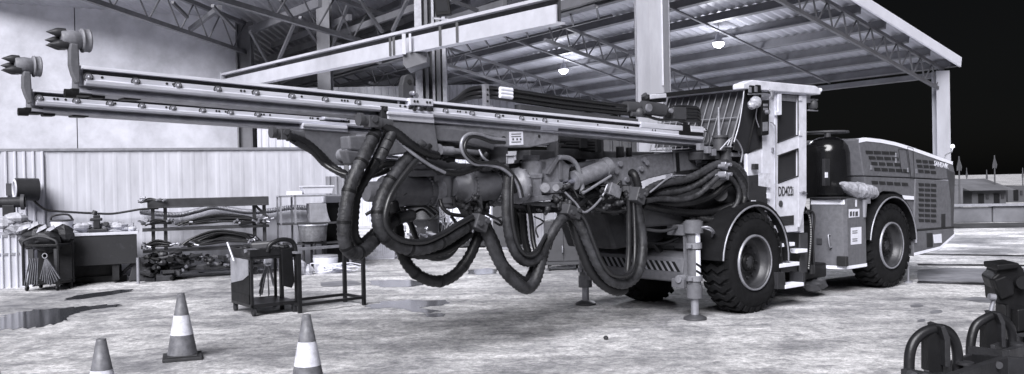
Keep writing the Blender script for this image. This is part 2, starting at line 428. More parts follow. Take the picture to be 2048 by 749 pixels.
def truss(name, parent, f, L, depth, nseg, ch=.09, wb=.05, mt='truss'):
    # f(u, dz): u metres along, dz below the top
    m = MB(); m.bar(f(0, 0), f(L, 0), ch, ch); m.bar(f(0, -depth), f(L, -depth), ch, ch)
    for i in range(nseg):
        u0 = L*i/nseg; u1 = L*(i+.5)/nseg; u2 = L*(i+1)/nseg
        m.cyl(f(u0, 0), f(u1, -depth), wb/2, seg=6); m.cyl(f(u1, -depth), f(u2, 0), wb/2, seg=6)
    return m.build(name, mt, parent)
for s in (.35, 8.65, 14.9, 21.5, 28.5, 35.5, 42.5):
    truss('lattice_truss', canopy, lambda u, dz, s=s: cp(s, TB+.1+u, -.32+dz), 10.1, .62, 13)
for s in (4.4, 11.6, 18.2, 25, 32):
    m = MB(); m.bar(cp(s, TB+.2, -.30), cp(s, -.2, -.30), .07, .05); m.build('bridging_bar', 'purlin', canopy)
m = MB(); m.bar(cp(-.06, TB-.1, -.06), cp(-.06, .1, -.06), .06, .30, up=N3); m.build('side_fascia', 'fascia', canopy, bevel=.01)
m = MB(); m.bar(cp(0, .12, -.05), cp(SA, .12, -.05), .08, .24, up=N3); m.bar(cp(.2, -.15, -.45), cp(SA, -.15, -.45), .12, .16, up=N3); m.build('eave_gutter', 'purlin', canopy)
m = MB(); m.bar(cp(0, TB-.12, -.10), cp(SA, TB-.12, -.10), .10, .34, up=N3); m.build('high_edge_beam', 'purlin', canopy)
m = MB(); m.bar(cp(6, TB-.12, -.42), cp(SA, TB-.12, -.42), .20, .05, up=N3); m.bar(cp(6, TB+.55, -.5), cp(SA, TB+.55, -.5), .05, .06, up=N3)
for i in range(30): m.bar(cp(6+i*1.2, TB-.12, -.46), cp(6.6+i*1.2, TB+.55, -.5), .05, .05, up=N3)
m.build('edge_bracing', 'truss', canopy)
for s in (.35, 14.9, 28.5, 42.5):
    tp = cp(s, -.35, -.4); w = .17 if s > 1 else .20
    m = MB(); m.mm((tp.x-w, tp.y-.15, 0), (tp.x+w, tp.y-.13, tp.z)); m.mm((tp.x-w, tp.y+.13, 0), (tp.x+w, tp.y+.15, tp.z)); m.mm((tp.x-.02, tp.y-.13, 0), (tp.x+.02, tp.y+.13, tp.z))
    m.mm((tp.x-w-.05, tp.y-.2, 0), (tp.x+w+.05, tp.y+.2, .03)); m.build('canopy_column', 'column', canopy)

def highbay(px, py, label, power):
    r = ray(px, py); P = Cc+N3*-.55; t = (P-Vector((0, 0, H))).dot(N3)/r.dot(N3); c = Vector((0, 0, H))+r*t
    o = empty('high_bay_lamp', c); tag(o, label, 'lamp', 'high bay lamps under the canopy')
    m = MB(); m.lathe([(.0, .17), (.05, .16), (.10, .10), (.22, .08), (.26, .03)], (0, 0, 0), (0, 0, 1), 20); m.cyl((0, 0, .25), (0, 0, .6), .012, seg=6); m.build('lamp_housing', 'galv', o)
    m = MB(); m.ball((0, 0, -.02), .165, seg=16, sz=(1, 1, .8)); m.build('lamp_lens', lampm, o)
    l = bpy.data.lights.new('lamp_light', 'SPOT'); l.energy = power; l.spot_size = math.radians(165); l.spot_blend = .6; l.color = (.90, .92, 1); l.shadow_soft_size = .2
    lq = bpy.data.lights.new('lamp_light', 'POINT'); lq.energy = 110; lq.color = (.92, .93, 1); lq.shadow_soft_size = .2
    lp = bpy.data.objects.new('lamp_light', lq); C.objects.link(lp); lp.parent = o; lp.location = (0, 0, -.30)
    lo = bpy.data.objects.new('lamp_light', l); C.objects.link(lo); lo.parent = o; lo.location = (0, 0, -.22)
highbay(1127, 140, 'round high bay lamp glowing between the canopy trusses and the big pale column', 3500)
highbay(1437, 86, 'round high bay lamp glowing above the cab roof', 3000)

# ------------------------------------------------------------------ workshop roof (left building)
Aw = Vector((A3.x, A3.y, 0)).normalized(); Bw = Vector((.16, .987, 0))
wr = empty('workshop_roof', (-10, 30, 0)); tag(wr, 'high workshop roof of dark purlins and trusses over the concrete wall', 'roof'); lr = local(wr)
Z = 9.6
m = MB(); vs = []; fs = []
x0, x1 = -34, 3; n = int((x1-x0)/.2)
for i in range(n+1):
    h = .05 if i % 2 else 0
    for y in (36.5, 66): vs.append(lr((x0+i*.2, y, Z+h+(.0 if y < 40 else -1.2))))
for i in range(n): fs.append((2*i, 2*i+1, 2*i+3, 2*i+2))
m.add(vs+[v+Vector((0, 0, .06)) for v in vs], fs+[tuple(q+len(vs) for q in f) for f in fs]); m.build('roof_sheet', 'roof', wr)
for i in range(16):
    o = Vector((3, 22+i*2.2+4, 0)); a_ = o; b_ = o+Aw*42
    f = lambda p: lr((p.x, p.y, Z-.14-1.2*(p.y-34)/32))
    # clip to the sheet
    pts = [a_.lerp(b_, k/40) for k in range(41)]; pts = [p for p in pts if x0 < p.x <= x1+.01 and 36.6 < p.y < 65.9]
    if len(pts) > 1:
        m = MB(); m.bar(f(pts[0]), f(pts[-1]), .08, .26); m.build('purlin', 'purlin', wr)
def line_truss(p0, p1, depth, n, mt, ch):
    L = (p1-p0).length; d = (p1-p0)/L
    return truss('roof_truss', wr, lambda u, dz: lr(p0+d*u+Vector((0, 0, depth+dz))), L, depth, n, ch, .07, mt)
T1a = W(180, 0, 29.9); T1b = W(490, 105, 40.6); d1 = (T1b-T1a).normalized()
line_truss(T1a-d1*2, T1b, 1.3, 6, 'purlin', .17)
T2a = W(443, 0, 27.5); T2b = W(700, 76, 34.6); d2 = (T2b-T2a).normalized()
line_truss(T2a-d2*1.0, T2b+d2*4, 1.35, 5, 'truss', .17)
for (xa, ya, Ya, xb, yb, Yb, w) in [(640, 5, 34, 500, 62, 40, .34), (860, 5, 33, 520, 125, 46, .26), (700, 35, 36, 545, 92, 43, .24), (1010, 6, 33, 870, 48, 38, .25), (640, 85, 40, 760, 125, 36, .14), (600, 60, 42, 700, 98, 38, .18), (440, 15, 36, 380, 60, 39, .2)]:
    m = MB(); m.bar(lr(W(xa, ya, Ya)), lr(W(xb, yb, Yb)), .16, w); m.build('rafter', 'purlin', wr)
for pts in [((560, 0, 33), (590, 45, 34), (553, 130, 36)), ((600, 35, 35), (645, 100, 37)), ((700, 0, 35), (655, 115, 37)), ((720, 0, 33), (765, 65, 34)), ((815, 0, 32), (785, 62, 33)), ((500, 62, 38), (535, 125, 39)), ((345, 5, 34), (375, 35, 35)), ((900, 0, 30), (955, 22, 31)), ((425, 12, 33), (470, 60, 36))]:
    m = MB(); P = [lr(W(*p)) for p in pts]
    for u, v in zip(P, P[1:]): m.bar(u, v, .11, .11)
    m.build('roof_brace', 'truss', wr)
m = MB(); c = W(653, 50, 36.5); w = .35
m.mm(lr((c.x-w, c.y-.3, 3.9)), lr((c.x+w*.5, c.y-.26, 9.4))); m.mm(lr((c.x-w, c.y+.26, 3.9)), lr((c.x+w*.5, c.y+.3, 9.4))); m.mm(lr((c.x-w*.3, c.y-.26, 3.9)), lr((c.x-w*.1, c.y+.26, 9.4)))
m.build('hanging_post', 'purlin', wr)

# ------------------------------------------------------------------ gantry beam with its column
gb0 = W(452, 150, 39.8); gb1 = W(1120, -6, 23.9)
gb = empty('gantry_beam', (gb0+gb1)/2*Vector((1, 1, 0)) if False else ((gb0.x+gb1.x)/2, (gb0.y+gb1.y)/2, 0)); tag(gb, 'long pale steel girder crossing high in front of the canopy roof', 'beam'); lg = local(gb)
a, b = lg(gb0), lg(gb1); d = (b-a).normalized(); x = Vector((d.y, -d.x, 0)).normalized()
if x.y > 0: x = -x
m = MB(); up = Vector((0, 0, 1))
m.bar(a+up*.0, b+up*.0, .44, .09); m.build('top_flange', 'beam', gb)
m = MB(); m.bar(a-up*.36, b-up*.36, .04, .64); m.build('web_plate', 'mid', gb)
m = MB(); m.bar(a+x*.14-up*.45, b+x*.14-up*.45, .05, .46); m.bar(a-up*.69, b-up*.69, .34, .05); m.build('side_plate', 'beam', gb)
m = MB(); m.bar(a-d*.06-up*.40, a-up*.40+d*.02, .5, 1.0); m.build('end_plate', 'beam', gb)
m = MB()
for f in (.63, .64, .76, .80): c = a.lerp(b, f); m.box(c+x*.19-up*.4, (.08, .08, .6))
m.build('stiffener', 'mid', gb)

# composite column carrying the beam
YC = 30.2
c = W(869, 350, YC); col0 = empty('crane_column', (c.x, c.y, 0)); tag(col0, 'ribbed steel column under the bracket of the long pale girder', 'column')
m = MB(); k = YC/F
for xx, w_, mi in ((-25, 14, 0), (-9, 6, 1), (4, 5, 0), (14, 8, 1), (25, 7, 0)):
    m.mm(((xx-w_/2)*k, -.3-.05*mi, 0), ((xx+w_/2)*k, .1, 9.4), mi)
m.mm((-30*k, .101, 0), (29*k, .25, 9.4), 1); m.build('rib_section', ['galv', 'purlin'], col0)
bp_ = min((gb0.lerp(gb1, i/400) for i in range(401)), key=lambda p: abs(1024+F*p.x/p.y-838))
bx, by, bz = bp_.x-c.x, bp_.y-c.y, bp_.z
m = MB(); m.prism([(bx-.42, by-.2, bz-.74), (bx+.35, by-.2, bz-.74), (bx+.35, by-.2, bz-1.05), (bx-.30, by-.2, bz-1.25), (bx-.42, by-.2, bz-1.12)], (0, -by-.18, 0)); m.build('beam_bracket', 'purlin', col0, bevel=.01)
m = MB(); m.mm((bx-.42, by-.34, bz-.80), (bx-.30, by-.24, bz-.15)); m.mm((bx-.20, by-.34, bz-.72), (bx-.13, by-.24, bz-.15)); m.build('splice_plate', 'beam', col0)
fl = W(884, 16, 27.6); f0 = empty('floodlight', fl); tag(f0, 'unlit black floodlight beside the column above the long pale girder', 'floodlight')
m = MB(); m.prism([(-.24, 0, .3), (.22, 0, .3), (.28, 0, -.2), (-.2, 0, -.24)], (0, .3, 0)); m.build('housing', 'black', f0, bevel=.02)
m = MB(); m.prism([(-.17, -.012, .22), (.15, -.012, .22), (.2, -.012, -.1), (-.15, -.012, -.12)], (0, .01, 0)); m.build('lens', 'glass', f0)
m = MB(); m.bar((-.3, .1, .35), (-.3, .1, -.35), .05, .05); m.bar((-.3, .1, -.3), (.25, .1, -.36), .05, .05); m.build('bracket', 'galv', f0)

# big pale column behind the boom
c = W(1309, 350, 20.5); bc = empty('clad_column', (c.x, c.y, 0)); tag(bc, 'thick pale metal clad column rising behind the drill rig', 'column')
k = 20.5/F
m = MB(); m.prism([(-32*k, -.02, 0), (-9*k, -.30, 0), (18*k, -.30, 0), (32*k, -.1, 0), (34*k, .25, 0), (-32*k, .25, 0)], (0, 0, 7.5)); m.build('column_casing', 'column', bc, bevel=.02)
m = MB(); m.cyl((-33*k, -.05, 0), (-33*k, -.05, 7.5), .014, seg=8); m.cyl((33*k, -.12, 0), (33*k, -.12, 7.5), .014, seg=8); m.build('edge_bead', 'galv', bc)
m = MB(); m.mm((14*k, -.335, 3.9), (17*k, -.302, 6.3)); m.build('cover_strip', 'clad', bc)

# ------------------------------------------------------------------ back of the yard under the canopy
a = W(515, 300, 38); b = W(1010, 300, 38)
fw = empty('rear_cladding_wall', (a.x, 38, 0)); tag(fw, 'white clad wall closing the back of the yard behind the booms', 'wall'); lf = local(fw)
m = MB(); corrugated(m, lf((a.x, 38, 0)), lf((b.x, 38, 0)), 0, 4.5, .3, .04); m.build('lower_cladding', 'clad', fw)
m = MB(); corrugated(m, lf((a.x, 38.05, 0)), lf((b.x+2, 38.05, 0)), 4.52, 5.9, .3, .04); m.build('upper_cladding', 'cladg', fw)
m = MB(); m.bar(lf((a.x, 37.85, 4.52)), lf((b.x, 37.85, 4.52)), .12, .14); m.build('girt', 'purlin', fw)

def container(name, x0, x1, Y, zt, mt, label, depth=2.4, letters=None):
    a = W(x0, 350, Y); b = W(x1, 350, Y); L = b.x-a.x
    r = empty(name, (a.x, Y, 0)); tag(r, label, 'container')
    m = MB(); corrugated(m, (0.06, 0, 0), (L-.06, 0, 0), .16, zt-.1, .24, .04)
    m.mm((.06, .06, .16), (L-.06, depth, zt-.1)); m.build('body', mt, r)
    m = MB()
    for x in (0, L): m.mm((x-.05, -.06, 0), (x+.05, .06, zt))
    m.mm((.06, -.07, 0), (L-.06, .02, .15)); m.mm((.06, -.07, zt-.12), (L-.06, .02, zt)); m.build('corner_frame', mt, r)
    return r, L
container('shipping_container', 1000, 1112, 24.5, 2.62, 'cladg', 'light grey corrugated container seen behind the boom joint')
r, L = container('shipping_container', 1116, 1400, 23.0, 3.02, 'mid', 'dark container carrying a white letter sign behind the boom')
zt = W(1300, 284, 22.9).z; zb = W(1300, 302, 22.9).z; xs = lambda px: W(px, 290, 22.9).x-r.location.x
m = MB(); m.mm((xs(1277), -.11, zb-.03), (xs(1395), -.08, zt+.03)); m.build('sign_panel', 'ink', r)
text('sign_letters', 'm', .34, Matrix.Translation((xs(1283), -.125, zb)) @ Matrix.Rotation(PI/2, 4, 'X'), MT['decal'], r, xs=1.05)
text('sign_letters', 'in', .34, Matrix.Translation((xs(1330), -.125, zb)) @ Matrix.Rotation(PI/2, 4, 'X'), MT['decal'], r, xs=1.05)

# ------------------------------------------------------------------ right background
m = MB(); pa, pb_ = G(1780, 447), G(2300, 447)
p = Vector((pa.x, pa.y, 0)); q = Vector((pb_.x+10, pb_.y-1, 0))
hgt = W(1950, 412, p.y).z
bw = empty('precast_wall', p); tag(bw, 'low pale precast concrete wall along the far side of the yard', 'wall'); lb = local(bw)
d = (q-p); L = d.length; d.normalize()
for i in range(int(L/3.4)+1):
    a = lb(p+d*i*3.4); b = lb(p+d*(i*3.4+3.36)); m = MB(); m.prism([a, b, b+Vector((0, .35, 0)), a+Vector((0, .35, 0))], (0, 0, hgt-(0 if i % 2 else .04))); m.build('precast_block', 'precast', bw, bevel=.03)
m = MB(); a = lb(p+d*0); b = lb(p+d*L*.45); m.bar(a+Vector((0, -.05, hgt+.05)), b+Vector((0, -.05, hgt+.05)), .1, .09); m.build('top_rail', 'galv', bw)
m = MB(); c0 = Vector((0, -1.4, 0)); m.prism([p+Vector((-14, -.1, .004)), q+Vector((2, -.1, .004)), q+Vector((2, -1.9, .004)), p+Vector((-14, -1.9, .004))], (0, 0, .06)); o = m.build('verge', 'soil'); tag(o, None, None, kind='structure')

def shed(x0, x1, yt, Y, mt, label, roof=None, doors=1, yr=None):
    a = W(x0, 400, Y); b = W(x1, 400, Y); z = W(x0, yt, Y).z; L = b.x-a.x
    r = empty('site_building', (a.x, Y, 0)); tag(r, label, 'building')
    m = MB(); m.mm((0, 0, 0), (L, 5, z)); m.build('wall', mt, r)
    if roof:
        zr = W(x0, yr, Y).z
        m = MB(); m.add([(-.3, -.4, z+.01), (L+.3, -.4, z+.01), (L+.3, 2.6, zr), (-.3, 2.6, zr), (-.3, 5.4, z+.01), (L+.3, 5.4, z+.01)], [(0, 1, 2, 3), (3, 2, 5, 4), (0, 3, 4), (1, 5, 2)])
        m.build('roof', roof, r)
    for i in range(doors):
        x = L*(i+.4)/(doors+.2); m = MB(); m.mm((x, -.05, .1), (x+L*.16, -.01, z*.78)); m.build('doorway', 'black', r)
        m = MB(); m.mm((x+L*.22, -.05, z*.45), (x+L*.30, -.01, z*.72)); m.build('window', 'glass', r)
shed(1907, 1926, 372, 44, 'precast', 'narrow pale block standing beside the rig tail', doors=0)
shed(1944, 2012, 382, 46, 'shed', 'long low building with pale pitched roof beyond the precast wall', 'precast', 2, 359)
shed(2016, 2075, 373, 50, 'shed', 'grey shed with dark openings beyond the precast wall', None, 2)
shed(1926, 1944, 368, 52, 'shed', 'small dark hut between the pale block and the long low building', 'shed', 1, 358)
for px, yt, Yd, hh in ((1919, 313, 42, 1), (1990, 311, 47, 1), (1974, 340, 60, .6), (1934, 336, 62, .6), (2046, 336, 60, .6)):
    c = W(px, 390, Yd); zt = W(px, yt, Yd).z
    r = empty('flag_pole', (c.x, c.y, 0))
    tag(r, {1919: 'slim pole with drooping flag beside the rig tail', 1990: 'taller slim pole with flag beyond the long low building', 1974: 'faint short pole behind the ridge of the long low building', 1934: 'faint pole behind the small dark hut', 2046: 'faint pole above the grey shed with dark openings'}[px], 'pole', 'slim poles beyond the far wall')
    m = MB(); m.cyl((0, 0, 0), (0, 0, zt), .045, .03, seg=8); m.build('pole', 'shed', r)
    m = MB(); m.add([(0, 0, zt), (.14*hh, 0, zt-.5), (.12*hh, .04, zt-.7), (0, 0, zt-.62), (-.1*hh, .03, zt-.7), (-.12*hh, 0, zt-.5)], [(0, 1, 2, 3), (0, 3, 4, 5)])
    m.build('flag', 'shed', r)

# ================================================================== the drill rig (local axes: x to its tail, y to its far side, z up)
rig = empty('drill_rig', (P0[0], P0[1], 0), PI/2-TH)
tag(rig, 'two-boom underground drilling rig on four large tyres with white cab', 'drill rig')
V = Vector
def panel(pts, n, th, m, name, mt, bevel=0, parent=None):
    b = MB(); P = [R(x, y, n) for x, y in pts]; b.prism(P, (0, th, 0)); return b.build(name, mt, parent or rig, bevel)
def addpanel(b, pts, n, th, m=0):
    return b.prism([R(x, y, n) for x, y in pts], (0, th, 0), m)

# ---- wheels
def wheel(s, n0, side, steer=0):
    w = .44; R_ = .655
    o = V((s, n0, R_+.02))
    n = side
    t = MB(); pr = [(0.05, .36), (.012, .43), (.0, .52), (.03, .60), (.07, .645), (.22, .655), (.37, .645), (.41, .60), (.44, .52), (.428, .43), (.39, .36)]
    t.lathe([(a*n, r) for a, r in pr], o, (0, 1, 0), 56, caps=False)
    K = 30                                         # chevron lugs
    for i in range(K):
        for (u0, p0, u1, p1) in ((.035, 0, .13, .42), (.13, .42, .22, .02), (.22, .02, .31, .42), (.31, .42, .405, 0)):
            vs = []
            for (u, p) in ((u0, p0), (u1, p1)):
                drop = .022 if (u < .05 or u > .39) else 0
                for dp, rr in ((-.30, .64), (.30, .64), (.27, .692-drop), (-.27, .692-drop)):
                    a = 2*PI*(i+p+dp)/K; vs.append(o+V((math.cos(a)*(rr), u*n, math.sin(a)*rr)))
            t.add(vs, [(0, 1, 2, 3), (7, 6, 5, 4), (0, 4, 5, 1), (1, 5, 6, 2), (2, 6, 7, 3), (3, 7, 4, 0)])
    for i in range(K):                             # shoulder blocks
        vs = []
        for rr, u in ((.60, .018), (.672, .04)):
            for dp in (-.30, .30):
                a = 2*PI*(i+dp)/K; vs.append(o+V((math.cos(a)*rr, u*n, math.sin(a)*rr)))
        for rr, u in ((.60, .06), (.672, .08)):
            for dp in (-.30, .30):
                a = 2*PI*(i+dp)/K; vs.append(o+V((math.cos(a)*rr, u*n, math.sin(a)*rr)))
        t.add(vs, [(0, 1, 3, 2), (4, 6, 7, 5), (0, 4, 5, 1), (2, 3, 7, 6), (0, 2, 6, 4), (1, 5, 7, 3)])
    W_ = empty('wheel', (0, 0, 0)); W_.parent = rig
    t.build('tyre', 'rubber', W_)
    r = MB(); pr = [(.035, .375), (.01, .372), (.012, .345), (.05, .335), (.16, .325), (.17, .30), (.18, .14), (.15, .135), (.14, .09), (.10, .085), (.095, .0)]
    r.lathe([(a*n, q) for a, q in pr], o, (0, 1, 0), 40, m=0, caps=False)
    for i in range(12):
        a = 2*PI*i/12; c = o+V((math.cos(a)*.21, .165*n, math.sin(a)*.21)); r.cyl(c, c+V((0, -.03*n, 0)), .016, seg=6, m=1)
    r.build('rim', ['rim', 'dark'], W_)
    r = MB(); r.lathe([(.036*n, .378), (.004*n, .374), (.006*n, .352), (.03*n, .348)], o, (0, 1, 0), 40, caps=False); r.build('rim_flange', 'galv', W_)
    h = MB(); h.lathe([(.15*n, .13), (.11*n, .12), (.10*n, .05), (.095*n, 0)], o, (0, 1, 0), 20, caps=False)
    for i in range(8):
        a = 2*PI*(i+.5)/8; c = o+V((math.cos(a)*.085, .112*n, math.sin(a)*.085)); h.cyl(c, c+V((0, -.015*n, 0)), .012, seg=6)
    h.build('hub', 'black', W_)
WB = 3.82
wheel(.14, 0, 1); wheel(WB, -.02, 1); wheel(.14, 2.14, -1); wheel(WB, 2.14, -1)

# ---- chassis
b = MB(); b.mm((-.62, .52, .50), (5.7, 1.62, 1.05)); b.mm((-.70, .50, 1.0), (.0, 1.64, 1.28)); b.build('chassis', 'black', rig, .02)
for s in (.14, WB):
    b = MB(); b.cyl((s, .4, .68), (s, 1.75, .68), .14); b.ball((s, 1.07, .68), .26)
    for n in (.46, 1.68): b.cyl((s, n-.04, .68), (s, n+.04, .68), .25)
    b.build('axle', 'black', rig)
# front bumper beam with hazard stripes
p = S(1205, 545, -.83); q = S(1372, 560, -.83)
b = MB(); b.prism([(-.72, q.y, .44), (-.86, q.y, .47), (-.90, q.y, .60), (-.86, q.y, .78), (-.60, q.y, .86), (-.55, q.y, .44)], (0, p.y-q.y+.05, 0)); bump_ = b.build('bumper_beam', 'paint', rig, .012)
b = MB(); b.prism([(-.888, q.y+.03, .56), (-.868, q.y+.03, .70), (-.872, q.y+.03, .70), (-.905, q.y+.03, .585)], (0, p.y-q.y-.02, 0))
hz = MB(); y0 = q.y+.03; y1 = p.y
K = 15
for i in range(K):
    ya = y0+(y1-y0)*i/K; dy = (y1-y0)/K; sh = .12
    for mi, (u0, u1) in enumerate(((0, .55), (.55, 1))):
        def pt(y, k): return V((-.905+.030*k, min(max(y+sh*(.0+ k), y0), y1+.06), .605+.125*k))
        A = pt(ya+dy*u0, 0); B_ = pt(ya+dy*u1, 0); C_ = pt(ya+dy*u1, 1); D_ = pt(ya+dy*u0, 1)
        hz.add([A, B_, C_, D_], [(0, 1, 2, 3)], mi)
hz.build('hazard_tape', ['black', 'galv'], rig)
b = MB()
b.box((-.66, 1.75, 1.0), (.14, .16, .28)); b.box((-.62, 1.2, .92), (.1, .9, .1)); b.bar((-.7, .5, .95), (-.7, 1.5, .93), .05, .05)
b.bar(S(1300, 470, -.7), S(1330, 520, -.7), .08, .05); b.box((-.66, .62, .98), (.12, .16, .18)); b.tube([(-.72, 1.7, .95), (-.78, 1.3, 1.03), (-.75, .9, .95), (-.72, .6, 1.05)], .02)
b.build('front_bracketry', 'dark', rig, .008)

# ---- stabiliser jacks
def jack(n, lift, name='stabiliser_jack'):
    J = empty(name); J.parent = rig; s = -.86
    sg = 1 if n < 1 else -1
    b = MB(); b.cyl((s, n, .36+lift), (s, n, 1.20+lift), .085, seg=20); b.cyl((s, n, 1.12+lift), (s, n, 1.27+lift), .125, seg=20); b.cyl((s, n, 1.265+lift), (s, n, 1.285+lift), .105, seg=20)
    b.cyl((s, n, .28+lift), (s, n, .45+lift), .10, seg=20)
    b.box((s+.06, n+.13*sg, .85+lift), (.14, .08, .8)); b.mm((s-.03, n+.05*sg, 1.08+lift), (s+.2, n+.42*sg, 1.22+lift)); b.mm((s-.1, n+.1*sg, .40+lift), (s+.1, n+.3*sg, .52+lift))
    b.build('jack_housing', 'paint', J, .008)
    b = MB()
    for z in (.50, .92): b.cyl((s, n, z+lift), (s, n, z+.07+lift), .105, seg=20); b.bar((s-.09, n-.03, z+.035+lift), (s-.13, n-.03, z+.035+lift), .05, .05)
    b.cyl((s-.12, n+.17*sg, .52+lift), (s+.05, n+.17*sg, .52+lift), .05)
    b.build('clamp_band', 'paint2', J, .004)
    b = MB(); b.cyl((s, n, .04), (s, n, .32+lift), .052, seg=18); b.build('jack_rod', 'galv', J)
    b = MB(); b.lathe([(0, .15), (.025, .15), (.05, .10), (.065, .06)], (s, n, .002), (0, 0, 1), 24); b.build('foot_pad', 'mid', J, .004)
    # reflective strip on the barrel with slanted marks
    b = MB(); a0 = math.atan2(-U[1], -U[0])
    for z0_, z1_ in ((.56, .90), (1.0, 1.12)):
        vs = []; 
        for i in range(7):
            a = math.radians(235 + i*9); vs += [V((s+math.cos(a)*.088, n+math.sin(a)*.088, z+lift)) for z in (z0_, z1_)]
        b.add(vs, [(2*i, 2*i+2, 2*i+3, 2*i+1) for i in range(6)], 0, True)
    b.build('reflective_strip', 'reflect', J)
    b = MB()
    for z in (.57, .66, .75):
        vs = []
        for i in range(7):
            a = math.radians(235 + i*9); zz = z+lift+.05*(1-i/6); vs += [V((s+math.cos(a)*.0895, n+math.sin(a)*.0895, zz)), V((s+math.cos(a)*.0895, n+math.sin(a)*.0895, zz+.035))]
        if z < .7: b.add(vs, [(2*i, 2*i+2, 2*i+3, 2*i+1) for i in range(6)], 0, True)
    b.build('warning_mark', 'black', J)
    b = MB(); b.tube([(s, n+.05, 1.15+lift), (s+.05, n-.18, 1.2+lift), (s+.22, n-.16, 1.12+lift), (s+.4, n+.05, 1.1)], .014); b.tube([(s+.02, n-.1, 1.2+lift), (s+.12, n-.2, 1.14+lift), (s+.3, n-.06, 1.05+lift)], .012); b.build('jack_hose', 'galv', J)
jack(.255, 0); jack(2.26, -.02)

# ---- front body: dark belly behind the hoses, front wings
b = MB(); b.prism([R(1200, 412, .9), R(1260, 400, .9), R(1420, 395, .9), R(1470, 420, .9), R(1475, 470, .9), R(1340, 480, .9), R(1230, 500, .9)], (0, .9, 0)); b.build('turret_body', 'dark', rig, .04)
b = MB(); b.lathe([(-.02, .36), (.0, .40), (.5, .42), (.54, .38), (.56, .2)], (-.25, .45, 1.28), (0, 1, 0), 28); b.build('swing_housing', 'dark', rig)
b = MB(); b.ball(R(1440, 388, .55), .26, seg=24); b.cyl(R(1440, 388, .3), R(1440, 388, .5), .10); b.build('swivel_dome', 'mid', rig)
b = MB(); b.cyl((-.9, 1.55, 1.12), (-.35, 1.55, 1.12), .24, seg=24); b.build('pump_drum', 'black', rig)
b = MB(); b.tube([R(1270, 455, .5), R(1330, 462, .5), R(1380, 440, .5), R(1400, 410, .5)], .02); b.prism([R(1285, 402, .55), R(1395, 405, .55), R(1370, 450, .55), R(1290, 455, .55)], (0, .4, 0)); b.build('belly_plate', 'mid', rig, .03)

def fender(s, z, n, r0, r1, a0, a1, w, name='wheel_arch', lip=True):
    b = MB(); K = 22; vs = []
    for i in range(K+1):
        a = math.radians(a0+(a1-a0)*i/K); c, q = math.cos(a), math.sin(a)
        vs += [V((s+c*r0, n, z+q*r0)), V((s+c*r1, n, z+q*r1)), V((s+c*r1, n+w, z+q*r1)), V((s+c*r0, n+w, z+q*r0))]
    b.add(vs, [(4*i+j, 4*i+(j+1) % 4, 4*i+4+(j+1) % 4, 4*i+4+j) for i in range(K) for j in range(4)]+[(0, 3, 2, 1), (4*K, 4*K+1, 4*K+2, 4*K+3)])
    o = b.build(name, 'black', rig)
    if lip:
        b = MB(); b.tube([V((s+math.cos(math.radians(a0+(a1-a0)*i/K))*(r0+.012), n-.01, z+math.sin(math.radians(a0+(a1-a0)*i/K))*(r0+.012))) for i in range(K+1)], .013, seg=6, k=0)
        b.build('arch_lip', 'galv', o)
fender(.14, .70, .0, .73, .80, -4, 176, .46)
fender(WB, .70, -.03, .74, .80, 2, 172, .5)
fender(.14, .70, 1.74, .73, .80, -4, 176, .46, lip=False)

b = MB(); b.cyl(R(905, 345, 1.35), R(1120, 350, 1.4), .11, seg=18); b.build('far_boom_tube', 'dark', rig)
b = MB(); b.cyl(R(840, 325, 1.2), R(905, 345, 1.3), .13, seg=18); b.cyl(R(1060, 375, 1.4), R(1180, 365, 1.45), .15, seg=18); b.build('far_boom_cylinder', 'mid', rig)
b = MB(); b.cyl(R(900, 392, 1.35), R(1000, 392, 1.4), .13, seg=24); b.cyl(R(896, 392, 1.34), R(904, 392, 1.35), .155, seg=24); b.build('far_rotary_actuator', 'mid', rig)
# ---- main boom boxes on the turret
b = MB(); addpanel(b, [(1205, 319), (1350, 306), (1352, 345), (1300, 357), (1262, 372), (1210, 368)], .62, .30); b.build('boom_box', 'paint2', rig, .012)
b = MB(); addpanel(b, [(1348, 305), (1402, 301), (1404, 338), (1352, 345)], .58, .36); b.build('boom_end_block', 'paint', rig, .012)
b = MB(); addpanel(b, [(1352, 307), (1358, 306), (1360, 343), (1354, 344)], .57, .02); b.build('boom_slot', 'black', rig)
b = MB(); addpanel(b, [(1391, 306), (1402, 305), (1403, 329), (1393, 331)], .573, .006); b.build('white_label', 'decal', rig)
b = MB()
for x, y in ((1222, 334), (1238, 328), (1286, 320), (1291, 326), (1280, 338), (1230, 343), (1252, 360)):
    p = R(x, y, .62); b.cyl(p, p+V((0, -.035, 0)), .035, seg=12)
b.build('boom_bolt', 'galv', rig, .003)
b = MB(); p = R(1240, 308, .75); b.cyl(p-V((0, 0, .06)), p+V((0, 0, .09)), .05); p = R(1258, 305, .75); b.cyl(p-V((0, 0, .06)), p+V((0, 0, .06)), .04); b.build('pin_cap', 'mid', rig, .006)
# lifting bracket under the boom box
b = MB(); addpanel(b, [(1225, 365), (1246, 375), (1240, 398), (1218, 388)], .5, .08); b.build('square_plate', 'paint2', rig, .006)
b = MB(); addpanel(b, [(1170, 375), (1215, 372), (1255, 385), (1262, 420), (1200, 430), (1180, 405)], .85, .5); b.build('valve_block', 'black', rig, .03)

